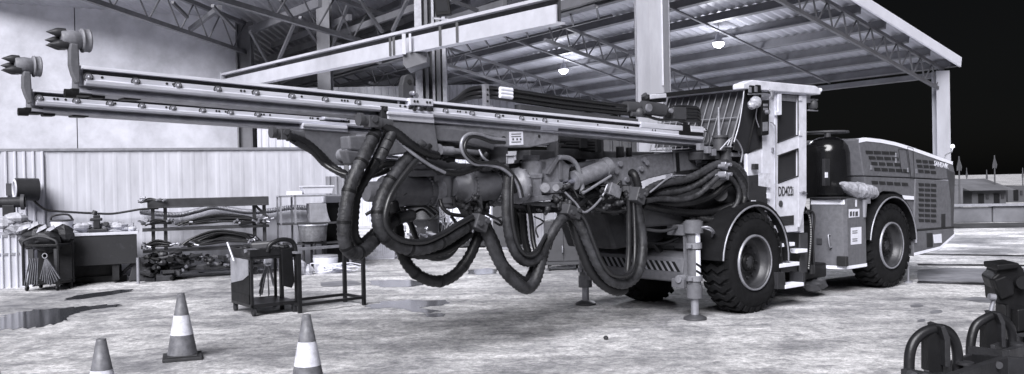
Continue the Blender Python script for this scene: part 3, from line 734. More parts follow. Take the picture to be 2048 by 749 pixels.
# boom A-frame bracket with loop guard
b = MB(); addpanel(b, [(1082, 322), (1118, 314), (1140, 332), (1136, 376), (1126, 384), (1085, 384)], .60, .05); addpanel(b, [(1082, 322), (1118, 314), (1100, 345), (1085, 384)], .92, .05)
b.build('boom_bracket', 'paint2', rig, .01)
b = MB(); addpanel(b, [(1117, 312), (1124, 312), (1100, 350), (1094, 348)], .56, .10); addpanel(b, [(1118, 314), (1124, 314), (1126, 360), (1120, 360)], .57, .05); b.build('bracket_rib', 'paint', rig, .005)
b = MB(); b.tube([R(1118, 315, .55), R(1138, 317, .55), (R(1153, 330, .55)), R(1160, 350, .55), R(1164, 372, .55), R(1164, 388, .55)], .030, seg=10); b.build('guard_loop', 'paint2', rig)
b = MB(); b.cyl(R(1152, 360, .62), R(1212, 335, .62), .105, seg=24); b.cyl(R(1205, 338, .62), R(1216, 333, .62), .12, seg=24); b.cyl(R(1146, 362, .62), R(1155, 358, .62), .115, seg=24)
b.build('boom_cylinder', 'paint2', rig, .004)
b = MB(); b.cyl(R(1108, 373, .58), R(1146, 362, .62), .028, seg=14); b.build('cylinder_rod', 'chrome', rig)
b = MB(); b.cyl(R(1166, 387, .5), R(1222, 352, .5), .016); b.cyl(R(1095, 345, .8), R(1215, 322, .8), .045); b.build('steering_link', 'galv', rig)
b = MB(); b.cyl(R(1090, 376, .5), R(1090, 376, .9), .055); b.cyl(R(1112, 376, .5), R(1112, 376, .6), .04); b.box(R(1093, 376, .66), (.3, .26, .12)); b.build('clevis_joint', 'paint2', rig, .006)
b = MB(); addpanel(b, [(1042, 358), (1084, 356), (1084, 402), (1044, 404)], .55, .03); addpanel(b, [(1120, 398), (1040, 408), (1040, 396), (1118, 388)], .54, .35); addpanel(b, [(1040, 350), (1085, 348), (1085, 357), (1040, 359)], .54, .35); b.build('knuckle_frame', 'paint2', rig, .008)
b = MB(); addpanel(b, [(1049, 364), (1065, 363), (1065, 385), (1050, 386)], .54, .01); b.build('knuckle_window', 'black', rig)
b = MB(); p = R(1062, 320, .7); b.cyl(p-V((0, 0, .02)), p+V((0, 0, .05)), .10); b.cyl(p-V((0, 0, .16)), p-V((0, 0, .02)), .13); b.cyl(p-V((0, 0, .2)), p-V((0, 0, .16)), .15)
p = R(1085, 330, .6); b.cyl(p, p+V((0, .2, 0)), .06); b.build('pivot_cap', 'paint2', rig, .008)

# ---- roll-over actuators (big drums)
def actuator(px0, px1, py0, py1, n, r, flange_px):
    a, c = R(px0, py0, n), R(px1, py1, n); d = (c-a).normalized()
    b = MB(); L = (c-a).length
    b.lathe([(0, r*.62), (.02, r*.66), (L*.22, r*.70), (L*.225, r*.96), (L*.26, r), (L*.98, r), (L, r*.93)], a, d, 32)
    for i in range(26):
        t = 2*PI*i/26; x, y = basis(d)
        for off in (L*.33, L*.86):
            q = a+d*off+(x*math.cos(t)+y*math.sin(t))*(r+.002); b.box(q, (.022, .022, .022))
    b.cyl(a+d*L*.255, a+d*L*.30, r*1.06, seg=32)
    o = b.build('rotary_actuator', 'paint', rig)
    b = MB(); b.cyl(a+d*(L*.94), a+d*(L*1.06), r*1.07, seg=32); b.build('actuator_flange', 'paint2', o)
    return a, c, d
actuator(905, 1000, 374, 372, .62, .165, 0)
actuator(732, 868, 384, 383, .72, .155, 0)
a, c = R(1000, 372, .62), R(1048, 372, .62); d = (c-a)
b = MB(); L = d.length; b.lathe([(0, .15), (L*.55, .15), (L*.56, .20), (L*.75, .205), (L*.9, .19), (L, .12)], a, d, 32)
for i in range(12):
    t = 2*PI*i/12; x, y = basis(d); q = a+d*.78+(x*math.cos(t)+y*math.sin(t))*.2; b.cyl(q, q+(x*math.cos(t)+y*math.sin(t))*.012, .014, seg=6)
b.build('slewing_flange', 'paint2', rig)
# knuckle yoke between the drums
b = MB()
p = R(888, 350, .66); q = R(888, 395, .66)
b.cyl(p, p+V((0, 0, .06)), .13, seg=24); b.cyl(q-V((0, 0, .06)), q, .12, seg=24); b.cyl(q-V((0, 0, .10)), q-V((0, 0, .04)), .10, seg=20); b.cyl(q, p, .085, seg=20)
b.prism([R(868, 350, .60), R(908, 350, .60), R(908, 357, .60), R(900, 362, .60), R(902, 388, .60), R(906, 396, .60), R(872, 396, .60), R(870, 380, .60)], (0, .12, 0))
b.build('knuckle_yoke', 'paint', rig, .01)
b = MB(); p = R(839, 350, .7); b.mm(p+V((-.16, -.1, -.02)), p+V((.16, .12, .05))); p = R(835, 340, .7); b.mm(p+V((-.10, -.08, -.05)), p+V((.08, .08, .06))); b.build('drum_saddle', 'paint', rig, .01)
b = MB(); p = R(996, 305, .6); b.cyl(p-V((0, 0, .02)), p+V((0, 0, .09)), .11, seg=22); b.cyl(p-V((0, 0, .14)), p-V((0, 0, .02)), .09, seg=22); b.cyl(p-V((0, 0, .20)), p-V((0, 0, .13)), .12, seg=22); b.build('pivot_pin_housing', 'paint', rig, .01)
b = MB(); addpanel(b, [(1040, 320), (1066, 318), (1060, 348), (1036, 350)], .78, .1); b.build('rear_plate', 'paint', rig)

# ---- feeds: rail beams
def feed(tipT, tipB, endT, endB, n, bolts, far=False):
    a0, a1 = R(*tipT, n), R(*tipB, n); b0, b1 = R(*endT, n), R(*endB, n)
    O = a1; D = b1-a1; L = D.length; d = D.normalized(); hA = (a0-a1).z; hB = (b0-b1).z
    Fd = empty('feed_rail_assembly'); Fd.parent = rig
    up = V((0, 0, 1)); up = (up-d*up.dot(d)).normalized(); y = V((0, 1, 0))
    def ext(prof, u0=0, u1=1):
        rings = []
        for u in (u0, u1):
            hh = hA+(hB-hA)*u; rings.append([O+D*u+up*(h*hh)+y*w for w, h in prof])
        return rings
    b = MB(); b.loft(ext([(-.005, .04), (.03, 0), (.24, 0), (.28, .08), (.25, .15), (.25, .89), (.045, .89), (.045, .8), (.045, .28)]), smooth=False); b.build('feed_beam', 'galv', Fd)
    b = MB(); b.loft(ext([(-.035, .87), (.30, .89), (.30, 1.0), (-.02, 1.0)], .0, 1), smooth=False); b.build('top_rail', 'alu', Fd, .004)
    b = MB(); b.loft(ext([(-.045, .36), (-.02, .30), (.028, .30), (.028, .70), (-.030, .70), (-.030, .52), (-.05, .48)], .004, .985), smooth=False); rail = b.build('side_rail', 'alu', Fd, .003)
    b = MB(); b.loft(ext([(.02, .70), (.04, .70), (.04, .87), (.02, .87)], .004, .985), smooth=False); b.build('rail_recess', 'dark', Fd)  # dark strip: shade of the recess put into its colour
    b = MB()
    for u in bolts:
        hh = hA+(hB-hA)*u; c = O+D*u+up*(hh*.58)+y*-.03; b.cyl(c+y*.01, c-y*.006, .036, seg=16, m=1); b.cyl(c-y*.006, c-y*.022, .026, seg=6, m=0); b.ball(c-y*.022, .013, m=0, seg=8)
    b.build('rail_bolt', ['galv', 'mid'], Fd)
    b = MB(); rnd = random.Random(int(n*10))
    for u in [.07*i+.03+rnd.uniform(-.02, .02) for i in range(13)]:
        for j in range(rnd.choice((1, 2, 3, 4))):
            hh = hA+(hB-hA)*u; c = O+D*(u+j*.004*rnd.choice((1, 1.7)))+up*(hh*.62)+y*-.0305; b.cyl(c, c-y*.003, .011, seg=8)
    b.build('rail_hole', 'ink', Fd)
    b = MB(); e = O; b.mm(e+V((-.06, .02, -.015)), e+V((.10, .2, .04))); b.cyl(e+V((-.10, .05, .0)), e+V((-.02, .05, .0)), .035); b.mm(e+V((.34, .04, -.03)), e+V((.48, .2, .0))); b.mm(e+V((.1, .04, -.03)), e+V((.2, .16, .01))); b.build('front_stop', 'black', Fd, .01)
    return Fd, O, D, d, up
bl = [.013+.0 + .079*i for i in range(13)]
bolts_near = []
for x, y in ((173, 157), (267, 163), (351, 172), (431, 180), (507, 188), (579, 195), (646, 202), (711, 208)):
    bolts_near.append((R(x, y, .42).x-R(160, 187, .42).x)/(R(1412, 293, .42).x-R(160, 187, .42).x))
step = (bolts_near[-1]-bolts_near[0])/(len(bolts_near)-1); bolts_near += [bolts_near[-1]+step*(i+2) for i in range(6) if bolts_near[-1]+step*(i+2) < .95]
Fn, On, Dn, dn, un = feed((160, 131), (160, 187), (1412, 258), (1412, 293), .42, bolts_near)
bolts_far = []
for x in (77, 158, 231, 300, 367, 431, 491, 549):
    bolts_far.append((R(x, 200, 1.62).x-R(64, 224, 1.62).x)/(R(1250, 300, 1.62).x-R(64, 224, 1.62).x))
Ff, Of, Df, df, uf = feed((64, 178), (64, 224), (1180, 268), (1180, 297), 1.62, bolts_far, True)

def drill_head(P, Fd, n, x0, xr, yc, k, arm):
    # cup with three spikes, neck, ringed collar; carried by a plate arm
    a = R(x0, yc, n+.1); e = R(xr, yc+2.5*k, n+.1); d = (e-a).normalized(); L = (e-a).length; r = .078
    H_ = empty('drill_steel_guide'); H_.parent = rig
    b = MB(); b.lathe([(0, r*.88), (.01, r*.95), (L*.36, r*1.02), (L*.62, r*.92), (L*.64, r*.86), (L*.70, r*.86)], a, d, 24); b.build('guide_cup', 'paint2', H_)
    b = MB(); b.lathe([(L*.68, r*.95), (L*.70, r*1.22), (L*.76, r*1.22), (L*.77, r*1.14), (L*.93, r*1.14), (L*.95, r*1.2), (L, r*1.12), (L*1.0, r*.7)], a, d, 28); b.build('guide_collar', 'paint2', H_)
    b = MB(); x, y = basis(d)
    for t in (90, 178, 225, 315):
        q = a+(x*math.cos(math.radians(t))+y*math.sin(math.radians(t)))*r*.74
        b.lathe([(.04, .034), (-.015, .036), (-.035, .030), (-.10, .002)], q, d, 12)
    b.build('guide_spike', 'dark', H_)
    b = MB(); b.prism([R(px, py, n-.0) for px, py in arm], (0, .07, 0)); b.prism([R(px, py, n+.14) for px, py in arm], (0, .05, 0)); b.build('guide_arm', 'paint', H_, .012)
    b = MB(); xa = [R(px, py, n+.02) for px, py in arm]
    mid = (xa[2]+xa[1])*.5; 
    for f in (.25, .55, .85): q = xa[0].lerp(xa[-1], 0); q = xa[1].lerp(xa[2], f); b.cyl(q+V((-.035, -.012, 0)), q+V((-.035, .14, 0)), .018, seg=10)
    b.build('arm_pin', 'dark', H_, .003)
    return H_
drill_head(Fn, Fn, .40, 121, 180, 80, 1, [(141, 86), (158, 88), (160, 130), (162, 166), (153, 168), (144, 148), (139, 130), (139, 100)])
drill_head(Ff, Ff, 1.60, 29, 81, 131.5, 1, [(48, 142), (62, 144), (64, 176), (66, 206), (58, 208), (50, 190), (45, 175), (45, 155)])

# ---- feed cradles
def cradle(n, box, plate, holes, gus, lug=None):
    K = empty('feed_cradle'); K.parent = rig
    b = MB(); addpanel(b, box, n, .10); addpanel(b, [(box[0][0], box[0][1]), (box[1][0], box[1][1]), (box[1][0], box[1][1]+7), (box[0][0], box[0][1]+7)], n-.025, .03); b.build('slide_plate', 'alu', K, .01)
    b = MB(); addpanel(b, plate, n-.01, .12); b.build('top_clamp', 'alu', K, .006)
    b = MB(); 
    for x, y in holes: p = R(x, y, n-.012); b.cyl(p, p-V((0, .004, 0)), .013, seg=8)
    b.build('clamp_hole', 'ink', K)
    b = MB(); addpanel(b, gus, n+.02, .05); addpanel(b, gus, n+.30, .05); b.build('gusset', 'paint', K, .01)
    return K
K1 = cradle(.36, [(775, 222), (868, 229), (870, 247), (776, 240)], [(820, 196), (866, 199), (867, 213), (821, 210)], [(829, 203), (835, 203.5), (854, 205), (860, 205.5)],
            [(775, 241), (870, 248), (872, 262), (878, 300), (866, 314), (780, 268)])
K2 = cradle(1.56, [(606, 246), (696, 252), (697, 265), (606, 258)], [(649, 229), (693, 232), (694, 241), (650, 238)], [(658, 232), (664, 232.5), (681, 234), (687, 234.5)],
            [(580, 262), (612, 260), (712, 268), (715, 275), (690, 332), (672, 330), (600, 280)])
b = MB(); addpanel(b, [(818, 212), (866, 216), (868, 224), (818, 220)], .38, .1); addpanel(b, [(762, 212), (776, 213), (777, 242), (764, 240)], .37, .12)
for x in (770, 828, 842, 856): p = R(x, 219, .36); b.cyl(p, p-V((0, .02, 0)), .02, seg=8)
b.build('slide_block', 'dark', K1, .005)
b = MB(); addpanel(b, [(640, 240), (700, 243), (700, 250), (640, 247)], 1.58, .1); b.build('slide_block', 'dark', K2, .005)
# upright lug with an eye
b = MB(); P = []
c = R(816, 162, .46); 
pts = [R(805, 200, .44), R(805, 170, .44)]+[c+V((math.cos(a)*.063, -.02, math.sin(a)*.063)) for a in [PI-i*PI/10 for i in range(11)]]+[R(828, 170, .44), R(830, 200, .44)]
b.prism([V((q.x, .44, q.z)) for q in pts], (0, .08, 0)); b.build('lifting_lug', 'mid', K1, .008)
b = MB(); p = V((c.x, .435, c.z-.012)); b.cyl(p, p+V((0, -.005, 0)), .024, seg=14); b.build('lug_eye', 'ink', K1)
b = MB(); p = R(822, 187, .44); b.cyl(p, p-V((0, .05, 0)), .022, seg=8); b.ball(p-V((0, .05, 0)), .02); p = R(797, 212, .42); b.cyl(p, p+V((0, 0, .08)), .012); p = R(830, 192, .43); b.cyl(p, p-V((0, .03, 0)), .03, seg=6); b.build('lug_bolt', 'galv', K1)

# feed cradle arm (grey box) and second arm
b = MB(); addpanel(b, [(866, 250), (1117, 251), (1117, 283), (1085, 290), (1062, 295), (960, 294), (905, 284), (866, 278)], .44, .24); b.build('cradle_arm', 'paint2', rig, .012)
b = MB(); addpanel(b, [(1082, 246), (1117, 248), (1117, 262), (1082, 260)], .43, .02); b.build('arm_end_clamp', 'alu', rig, .004)
b = MB(); addpanel(b, [(1019, 264), (1046, 263), (1047, 290), (1020, 291)], .434, .006); b.build('warning_label', 'decal', rig)
b = MB()
for y in (268, 273, 284): addpanel(b, [(1023, y), (1042, y-.5), (1042, y+1.0), (1023, y+1.5)], .431, .002)
for x in (1025, 1033, 1040): addpanel(b, [(x, 277), (x+3, 277), (x+3, 281), (x, 281)], .431, .002)
b.build('label_print', 'mid', rig)
b = MB(); p = R(1007, 278, .44); b.cyl(p, p-V((0, .005, 0)), .03, seg=14); p = R(1078, 273, .44); b.cyl(p, p-V((0, .005, 0)), .018, seg=12); b.build('arm_hole', 'ink', rig)
b = MB(); addpanel(b, [(868, 255), (900, 257), (960, 265), (990, 270), (988, 300), (930, 285), (880, 282), (868, 276)], .42, .03); b.build('arm_cover', 'paint', rig, .01)
b = MB(); addpanel(b, [(880, 284), (990, 294), (1000, 322), (880, 316)], .62, .16); addpanel(b, [(870, 294), (915, 294), (915, 310), (870, 308)], .5, .1); b.build('tilt_cylinder_mount', 'mid', rig, .015)
b = MB(); b.cyl(R(862, 300, .46), R(905, 302, .46), .045, seg=16); b.cyl(R(905, 302, .46), R(960, 306, .46), .03, seg=14); p = R(872, 300, .44); b.cyl(p+V((0, .05, 0)), p-V((0, .05, 0)), .06); b.build('tilt_cylinder', 'paint2', rig, .003)
b = MB(); addpanel(b, [(697, 272), (790, 268), (820, 276), (830, 306), (780, 312), (700, 300)], 1.3, .2); addpanel(b, [(690, 300), (845, 318), (840, 342), (700, 330)], 1.2, .15); b.build('far_cradle_arm', 'paint', rig, .02)
b = MB(); b.cyl(R(735, 318, 1.15), R(800, 322, 1.15), .05); b.build('far_tilt_cylinder', 'paint2', rig)
b = MB(); b.cyl(R(744, 312, 1.1), R(795, 316, 1.1), .020); b.build('far_cylinder_rod', 'chrome', rig)
b = MB(); p = R(690, 310, 1.5); b.cyl(p+V((0, .1, 0)), p-V((0, .1, 0)), .07); b.cyl(R(690, 310, 1.4), R(735, 316, 1.3), .06); b.build('far_clevis', 'paint2', rig, .004)
# small head blocks at the cradle fronts
for (x, y, n) in ((742, 244, .30), (567, 269, 1.5)):
    b = MB(); p = R(x, y, n); b.cyl(p+V((-.10, 0, .01)), p+V((.22, 0, -.02)), .05, seg=16); b.box(p+V((0, 0, 0)), (.1, .12, .11)); b.cyl(p+V((-.14, 0, .02)), p+V((-.1, 0, .02)), .062); b.cyl(p+V((.04, 0, -.01)), p+V((.09, 0, -.01)), .062, seg=16); b.cyl(p+V((.0, -.08, .02)), p+V((0, .08, .02)), .03)
    b.build('hose_manifold', 'mid', rig, .005)

# ---- second boom behind (dark slabs under the near rail) and clutter
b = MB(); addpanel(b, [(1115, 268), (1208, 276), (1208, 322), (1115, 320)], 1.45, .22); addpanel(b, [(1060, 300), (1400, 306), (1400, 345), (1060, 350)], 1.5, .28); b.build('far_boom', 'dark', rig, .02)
b = MB()
for y, x0, x1 in ((282, 1118, 1196), (287, 1130, 1194), (293, 1120, 1200), (299, 1160, 1200)): b.cyl(R(x0, y, 1.3), R(x1, y+3, 1.3), .025, seg=8)
b.box(R(1162, 283, 1.3), (.12, .12, .18)); b.box(R(1192, 290, 1.3), (.08, .12, .2)); b.build('far_boom_fitting', 'black', rig)
# ---- rock drill and hose tray on top of the near feed
b = MB(); b.bar(R(1035, 214, .5), R(1270, 243, .5), .10, .05); b.build('tray_rail', 'mid', rig)
for k, (dy, dn, ss) in enumerate([(-3, 0, 0), (2, .05, .1), (7, 0, .05), (12, .06, .1), (16, 0, 0), (5, .12, 0), (10, .14, 0), (-1, .1, .08)]):
    b = MB(); o = dy
    pts = [R(905-k*2, 206-abs(o)*.1+k*.6, .5+dn), R(918, 196+o*.4, .5+dn), R(936, 183+o*.9, .5+dn), R(965, 178+o, .5+dn), R(1010, 182+o*1.05, .5+dn), R(1100, 196+o, .5+dn), R(1200, 209+o*.9, .5+dn), R(1290, 219+o*.8, .5+dn)]
    b.tube(pts, .021, seg=8, rib=.05, ribstep=.05); b.build('drill_hose', 'thin', rig)
b = MB()
for dy in (0, 6, 12): 
    for n in (.46, ): b.cyl(R(1000, 178+dy*1.15, n), R(1024, 181+dy*1.15, n), .025, seg=10)
b.build('hose_marker_sleeve', 'decal', rig)
b = MB(); addpanel(b, [(970, 168), (978, 169), (980, 212), (972, 212)], .42, .06); b.bar(R(966, 213, .45), R(984, 215, .45), .05, .03); b.build('hose_upright', 'galv', rig, .003)
b = MB()
for y in (180, 190, 203): p = R(975, y, .42); b.cyl(p, p-V((0, .004, 0)), .014, seg=8)
b.build('upright_hole', 'ink', rig)
b = MB(); a = R(1250, 215, .52); c = R(1275, 216, .52); d = (c-a).normalized()
b.cyl(R(1228, 214, .52), a, .028); b.cyl(a, c, .075, seg=20); b.cyl(R(1285, 215, .45), R(1325, 221, .45), .085, seg=20); b.box(R(1350, 228, .5), (.26, .18, .16)); b.ball(R(1278, 225, .46), .06, seg=10)
b.cyl(R(1262, 228, .47), R(1300, 232, .47), .03); b.build('rock_drill', 'mid', rig, .008)
b = MB(); p = R(1296, 216, .38); b.cyl(p, p-V((0, .03, 0)), .05, seg=16); p = R(1340, 222, .42); b.cyl(p, p-V((0, .03, 0)), .03, seg=16); b.build('drill_port', 'galv', rig)
b = MB()
for i, y in enumerate((214, 221, 227, 233, 240)):
    b.tube([R(1330, 223+i*2, .5), R(1350, y, .46), R(1392, y+2, .46), R(1400, y+16, .5)], .020, seg=8)
    b.cyl(R(1366, y+.5, .455), R(1392, y+2, .455), .026, seg=8)
b.tube([R(1290, 232, .44), R(1320, 240, .42), R(1350, 240, .42), R(1372, 246, .42)], .018, seg=8); b.build('drill_tail_hose', 'thin', rig)
b = MB(); addpanel(b, [(1282, 244), (1366, 252), (1366, 262), (1282, 255)], .385, .04); b.build('drill_carriage', 'alu', rig, .006)
b = MB(); addpanel(b, [(1382, 252), (1407, 254), (1408, 266), (1383, 264)], .37, .06); b.build('tail_plate', 'alu', rig, .005)
b = MB(); addpanel(b, [(1360, 262), (1406, 266), (1406, 272), (1360, 270)], .37, .04); addpanel(b, [(1366, 248), (1380, 250), (1382, 268), (1368, 266)], .375, .04); b.build('tail_slot', 'black', rig)
b = MB(); b.tube([R(1410, 258, .4), R(1416, 266, .4), R(1416, 284, .4), R(1410, 290, .4)], .018); b.cyl(R(1288, 190, .5), R(1292, 196, .5), .04); b.build('tail_loop', 'mid', rig)

# work light on the front mast
b = MB(); addpanel(b, [(1297, 190), (1333, 187), (1334, 196), (1299, 199)], .7, .12); b.build('work_light_hood', 'white', rig, .008)
b = MB(); addpanel(b, [(1303, 199), (1333, 196), (1333, 204), (1305, 206)], .71, .1); b.box(R(1291, 196, .7), (.08, .08, .08)); b.build('work_light', 'black', rig, .006)

# ---- centre turret pieces between boom and cab
b = MB(); b.cyl(R(1438, 272, .26), R(1437, 215, .26), .024, .013, seg=10); b.build('antenna_post', 'galv', rig)
b = MB(); a = R(1440, 302, .3); c = R(1440, 276, .3); b.cyl(a, c, .09, seg=20); b.cyl(c, c+V((0, 0, .03)), .11, seg=20); b.cyl(R(1452, 322, .28), R(1452, 298, .28), .08); b.build('swivel_drum', 'mid', rig, .008)
b = MB(); b.mm(R(1408, 320, .32), R(1482, 304, .32)+V((0, .5, 0))); b.mm(R(1482, 385, .22), R(1495, 300, .22)+V((0, .2, 0))); b.build('turret_plate', 'mid', rig, .01)
b = MB()
for x, y in ((1415, 300), (1425, 305), (1460, 293), (1400, 294)): b.box(R(x, y, .28), (.07, .07, .09))
b.tube([R(1455, 292, .2), R(1462, 280, .18), R(1475, 285, .17), R(1478, 310, .17)], .014); b.tube([R(1440, 300, .2), R(1466, 276, .12), R(1484, 300, .12), R(1482, 325, .14)], .012); b.tube([R(1488, 182, .06), R(1484, 215, .06), R(1478, 250, .05), R(1468, 285, .06)], .010); b.tube([R(1395, 330, .55), R(1430, 322, .5), R(1470, 325, .5), R(1486, 350, .46), R(1490, 385, .45)], .016)
b.build('turret_fitting', 'galv', rig)

# ---- cab
NC = .10; CW = 1.42
side = [(1494, 170), (1614, 182), (1614, 402), (1597, 463), (1553, 466), (1542, 440), (1497, 385), (1497, 308), (1465, 300), (1470, 270)]
def cpts(L, n=NC): return [R(x, y, n) for x, y in L]
cab = empty('cab'); cab.parent = rig
WHT = 'white'
b = MB()   # side skin built as frame strips round the glass
addpanel(b, [(1524, 176), (1549, 178), (1549, 448), (1535, 432), (1524, 418)], NC, .06)      # corner pillar
addpanel(b, [(1494, 308), (1523.5, 298), (1523.5, 417), (1497, 385)], NC, .06)
b.build('front_corner_panel', WHT, cab, .006)
door = MB()
addpanel(door, [(1550.5, 178), (1613, 182), (1613, 191), (1550.5, 188)], NC-.012, .06)
addpanel(door, [(1550.5, 188.5), (1555, 188.5), (1555, 286), (1550.5, 288)], NC-.012, .06)
addpanel(door, [(1596.5, 191), (1613, 192), (1613, 402), (1600, 455), (1596.5, 455)], NC-.012, .06)
addpanel(door, [(1550.5, 288.5), (1596, 271), (1596, 297), (1550.5, 313)], NC-.012, .06)
addpanel(door, [(1550.5, 313.5), (1556, 311.5), (1556, 367), (1550.5, 369)], NC-.012, .06)
addpanel(door, [(1550.5, 369.5), (1596, 353), (1596, 463), (1553, 466), (1550.5, 455)], NC-.012, .06)
D_ = door.build('door', WHT, cab, .004)
panel([(1555.5, 189), (1596, 191), (1596, 270.5), (1555.5, 286)], NC+.02, .02, 0, 'upper_window', 'glass', parent=cab)
panel([(1556.5, 312), (1596, 298), (1596, 352.5), (1556.5, 367)], NC+.02, .02, 0, 'lower_window', 'glass', parent=cab)
def stroke(b, pts, n, r): b.tube([R(x, y, n) for x, y in pts]+[R(pts[0][0], pts[0][1], n)], r, seg=6, k=0)
b = MB(); stroke(b, [(1555.5, 189), (1596, 191), (1596, 270.5), (1555.5, 286)], NC-.012, .010); stroke(b, [(1556.5, 312), (1596, 298), (1596, 352.5), (1556.5, 367)], NC-.012, .010); b.build('window_gasket', 'ink', cab)
b = MB(); p, q = R(1580, 200, NC+.3), R(1581, 268, NC+.3); b.cyl(p, q, .02, seg=8); b.cyl(R(1590, 200, NC+.4), R(1591, 262, NC+.4), .02, seg=8); p, q = R(1580, 312, NC+.3), R(1580, 352, NC+.3); b.cyl(p, q, .02); b.build('inner_grab_rail', 'galv', cab)
panel([(1557, 188), (1563.5, 188), (1563.5, 230), (1552, 231), (1552, 224), (1557, 223)], NC-.05, .03, 0, 'mirror_frame', WHT, .003, cab)
text('door_lettering', 'DD422i', .19, Matrix.Translation(R(1556.5, 392.5, NC-.018)) @ Matrix.Rotation(PI/2, 4, 'X'), MT['ink'], cab, xs=.62)
b = MB(); p = R(1561, 408, NC-.015); b.cyl(p, p-V((0, .01, 0)), .045, seg=16); addpanel(b, [(1556, 434), (1588, 431), (1588, 450), (1556, 453)], NC-.02, .01); b.build('door_vent', 'mid', cab)
b = MB()
for i in range(6): addpanel(b, [(1557, 435.5+i*3), (1587, 432.5+i*3), (1587, 433.8+i*3), (1557, 436.8+i*3)], NC-.024, .003)
b.build('vent_slot', 'ink', cab)
b = MB(); b.tube([R(1600, 386, NC-.03), R(1608, 384, NC-.05), R(1613, 388, NC-.03)], .012); b.box(R(1606, 386, NC-.02), (.06, .03, .04)); b.build('door_handle', 'galv', cab)
b = MB(); b.tube([R(1541, 245, NC-.03), R(1548, 250, NC-.05), R(1551, 270, NC-.05), R(1551, 420, NC-.05)], .008); 
for x, y in ((1545, 195), (1545, 300)): b.box(R(x, y, NC-.01), (.03, .03, .06))
b.build('door_seal_rail', 'galv', cab)
for y in (192, 262): panel([(1599, y), (1605, y+.5), (1605, y+10), (1599, y+9.5)], NC-.03, .02, 0, 'door_hinge', WHT, .002, cab)
# body behind the skin
b = MB(); back = R(1613, 182, NC).x
b.mm((back-.10, NC+.07, 1.0), (back-.02, NC+CW, 3.0)); b.mm((.32, NC+CW-.02, 1.3), (back-.03, NC+CW+.03, 3.0)); b.mm((.25, NC+.07, 1.02), (back-.03, NC+CW-.03, 1.12))
b.build('cab_shell', WHT, cab)
b = MB(); b.mm((.32, NC+.07, 1.1), (.37, NC+CW, 2.16)); b.mm((-.12, NC+.07, 2.10), (.36, NC+CW, 2.16)); b.build('cab_front_plate', 'paint', cab, .01)
b = MB(); b.mm((.95, .55, 1.15), (1.35, 1.05, 1.75)); b.mm((1.2, .55, 1.75), (1.36, 1.05, 2.45)); b.mm((.2, .3, 1.2), (.45, 1.2, 2.0)); b.build('seat_and_console', 'dark', cab, .05)
rt = R(1494, 163, NC-.06); rb = R(1638, 175, NC-.06)
b = MB(); zt = 3.13
b.prism([(rt.x-.10, NC-.07, zt-.13), (rt.x-.10, NC-.07, zt-.06), (rt.x+.12, NC-.07, zt), (rb.x-.1, NC-.07, zt), (rb.x+.03, NC-.07, zt-.04), (rb.x+.03, NC-.07, zt-.12)], (0, .17, 0)); b.prism([(rt.x-.06, NC+.1, zt-.13), (rt.x-.06, NC+.1, zt-.09), (rt.x+.12, NC+.1, zt-.05), (rb.x-.1, NC+.1, zt-.03), (rb.x+.03, NC+.1, zt-.05), (rb.x+.03, NC+.1, zt-.12)], (0, CW-.02, 0)); b.build('cab_roof', WHT, cab, .012)
b = MB(); 
x0, x1 = .05, back
b.mm((.30, NC+.01, zt-.24), (x1+.12, NC+.07, zt-.13)); b.build('roof_side_rail', 'galv', cab)
# side glass in front of the pillar + windscreen
panel([(1495, 172), (1523, 182), (1523.5, 297), (1494, 307), (1468, 300), (1476, 250)], NC+.02, .02, 0, 'side_glass', 'glass', 0, cab)
b = MB(); stroke(b, [(1521, 184), (1523, 296), (1494, 307)], NC, .012); b.build('side_glass_gasket', 'ink', cab)
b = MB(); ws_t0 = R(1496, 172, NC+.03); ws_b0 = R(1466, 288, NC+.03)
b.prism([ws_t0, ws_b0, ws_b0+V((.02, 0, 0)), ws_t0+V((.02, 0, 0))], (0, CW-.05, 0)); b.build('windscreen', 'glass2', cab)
b = MB()
NB = 12
for i in range(NB+1):
    y = NC+.02+(CW-.02)*i/NB
    b.cyl(V((ws_t0.x-.06, y, ws_t0.z-.03)), V((ws_b0.x-.08, y, ws_b0.z-.05)), .0075 if i else .014, seg=6)
for k in (0, .5, 1): p = ws_t0.lerp(ws_b0, k); b.cyl((p.x-.065, NC, p.z-.04), (p.x-.065, NC+CW, p.z-.04), .010, seg=6) if k else None
b.build('screen_guard', 'screen', cab)
b = MB(); b.mm((rt.x-.09, NC+.12, zt-.125), (rt.x-.062, NC+CW+.04, zt-.065)); b.mm((ws_t0.x-.08, NC+.02, ws_t0.z-.035), (ws_t0.x-.04, NC+CW-.04, ws_t0.z+.01)); b.build('guard_header', 'black', cab, .005)
# things hung on the front corner of the cab
b = MB(); 
for x, y in ((1500, 180), (1512, 179)): b.box(R(x, y, NC-.05), (.10, .10, .11)); 
b.bar(R(1497, 189, NC-.06), R(1540, 186, NC-.06), .03, .03); b.build('lamp_cluster', 'black', cab, .01)
b = MB()
for x, y in ((1500, 180), (1512, 179)): b.box(R(x, y, NC-.105), (.06, .01, .075))
b.bar(R(1496, 189, NC-.09), R(1536, 188, NC-.09), .02, .014); b.build('lamp_glass', 'galv', cab, .003)
b = MB(); rnd = random.Random(3); b.ball(R(1511, 205, NC-.12), .085, seg=14, sz=(1.15, .8, .9), jit=.10, rnd=rnd); b.ball(R(1504, 210, NC-.1), .06, seg=12, jit=.12, rnd=rnd); b.build('wrapped_horn', 'plastic', cab)
b = MB(); addpanel(b, [(1523, 201), (1539, 200), (1538, 270), (1524, 272)], NC-.10, .08); b.build('control_box', 'black', cab, .01)
b = MB(); 
for y in (208, 216): addpanel(b, [(1527, y), (1536, y), (1536, y+5), (1527, y+5)], NC-.105, .006)
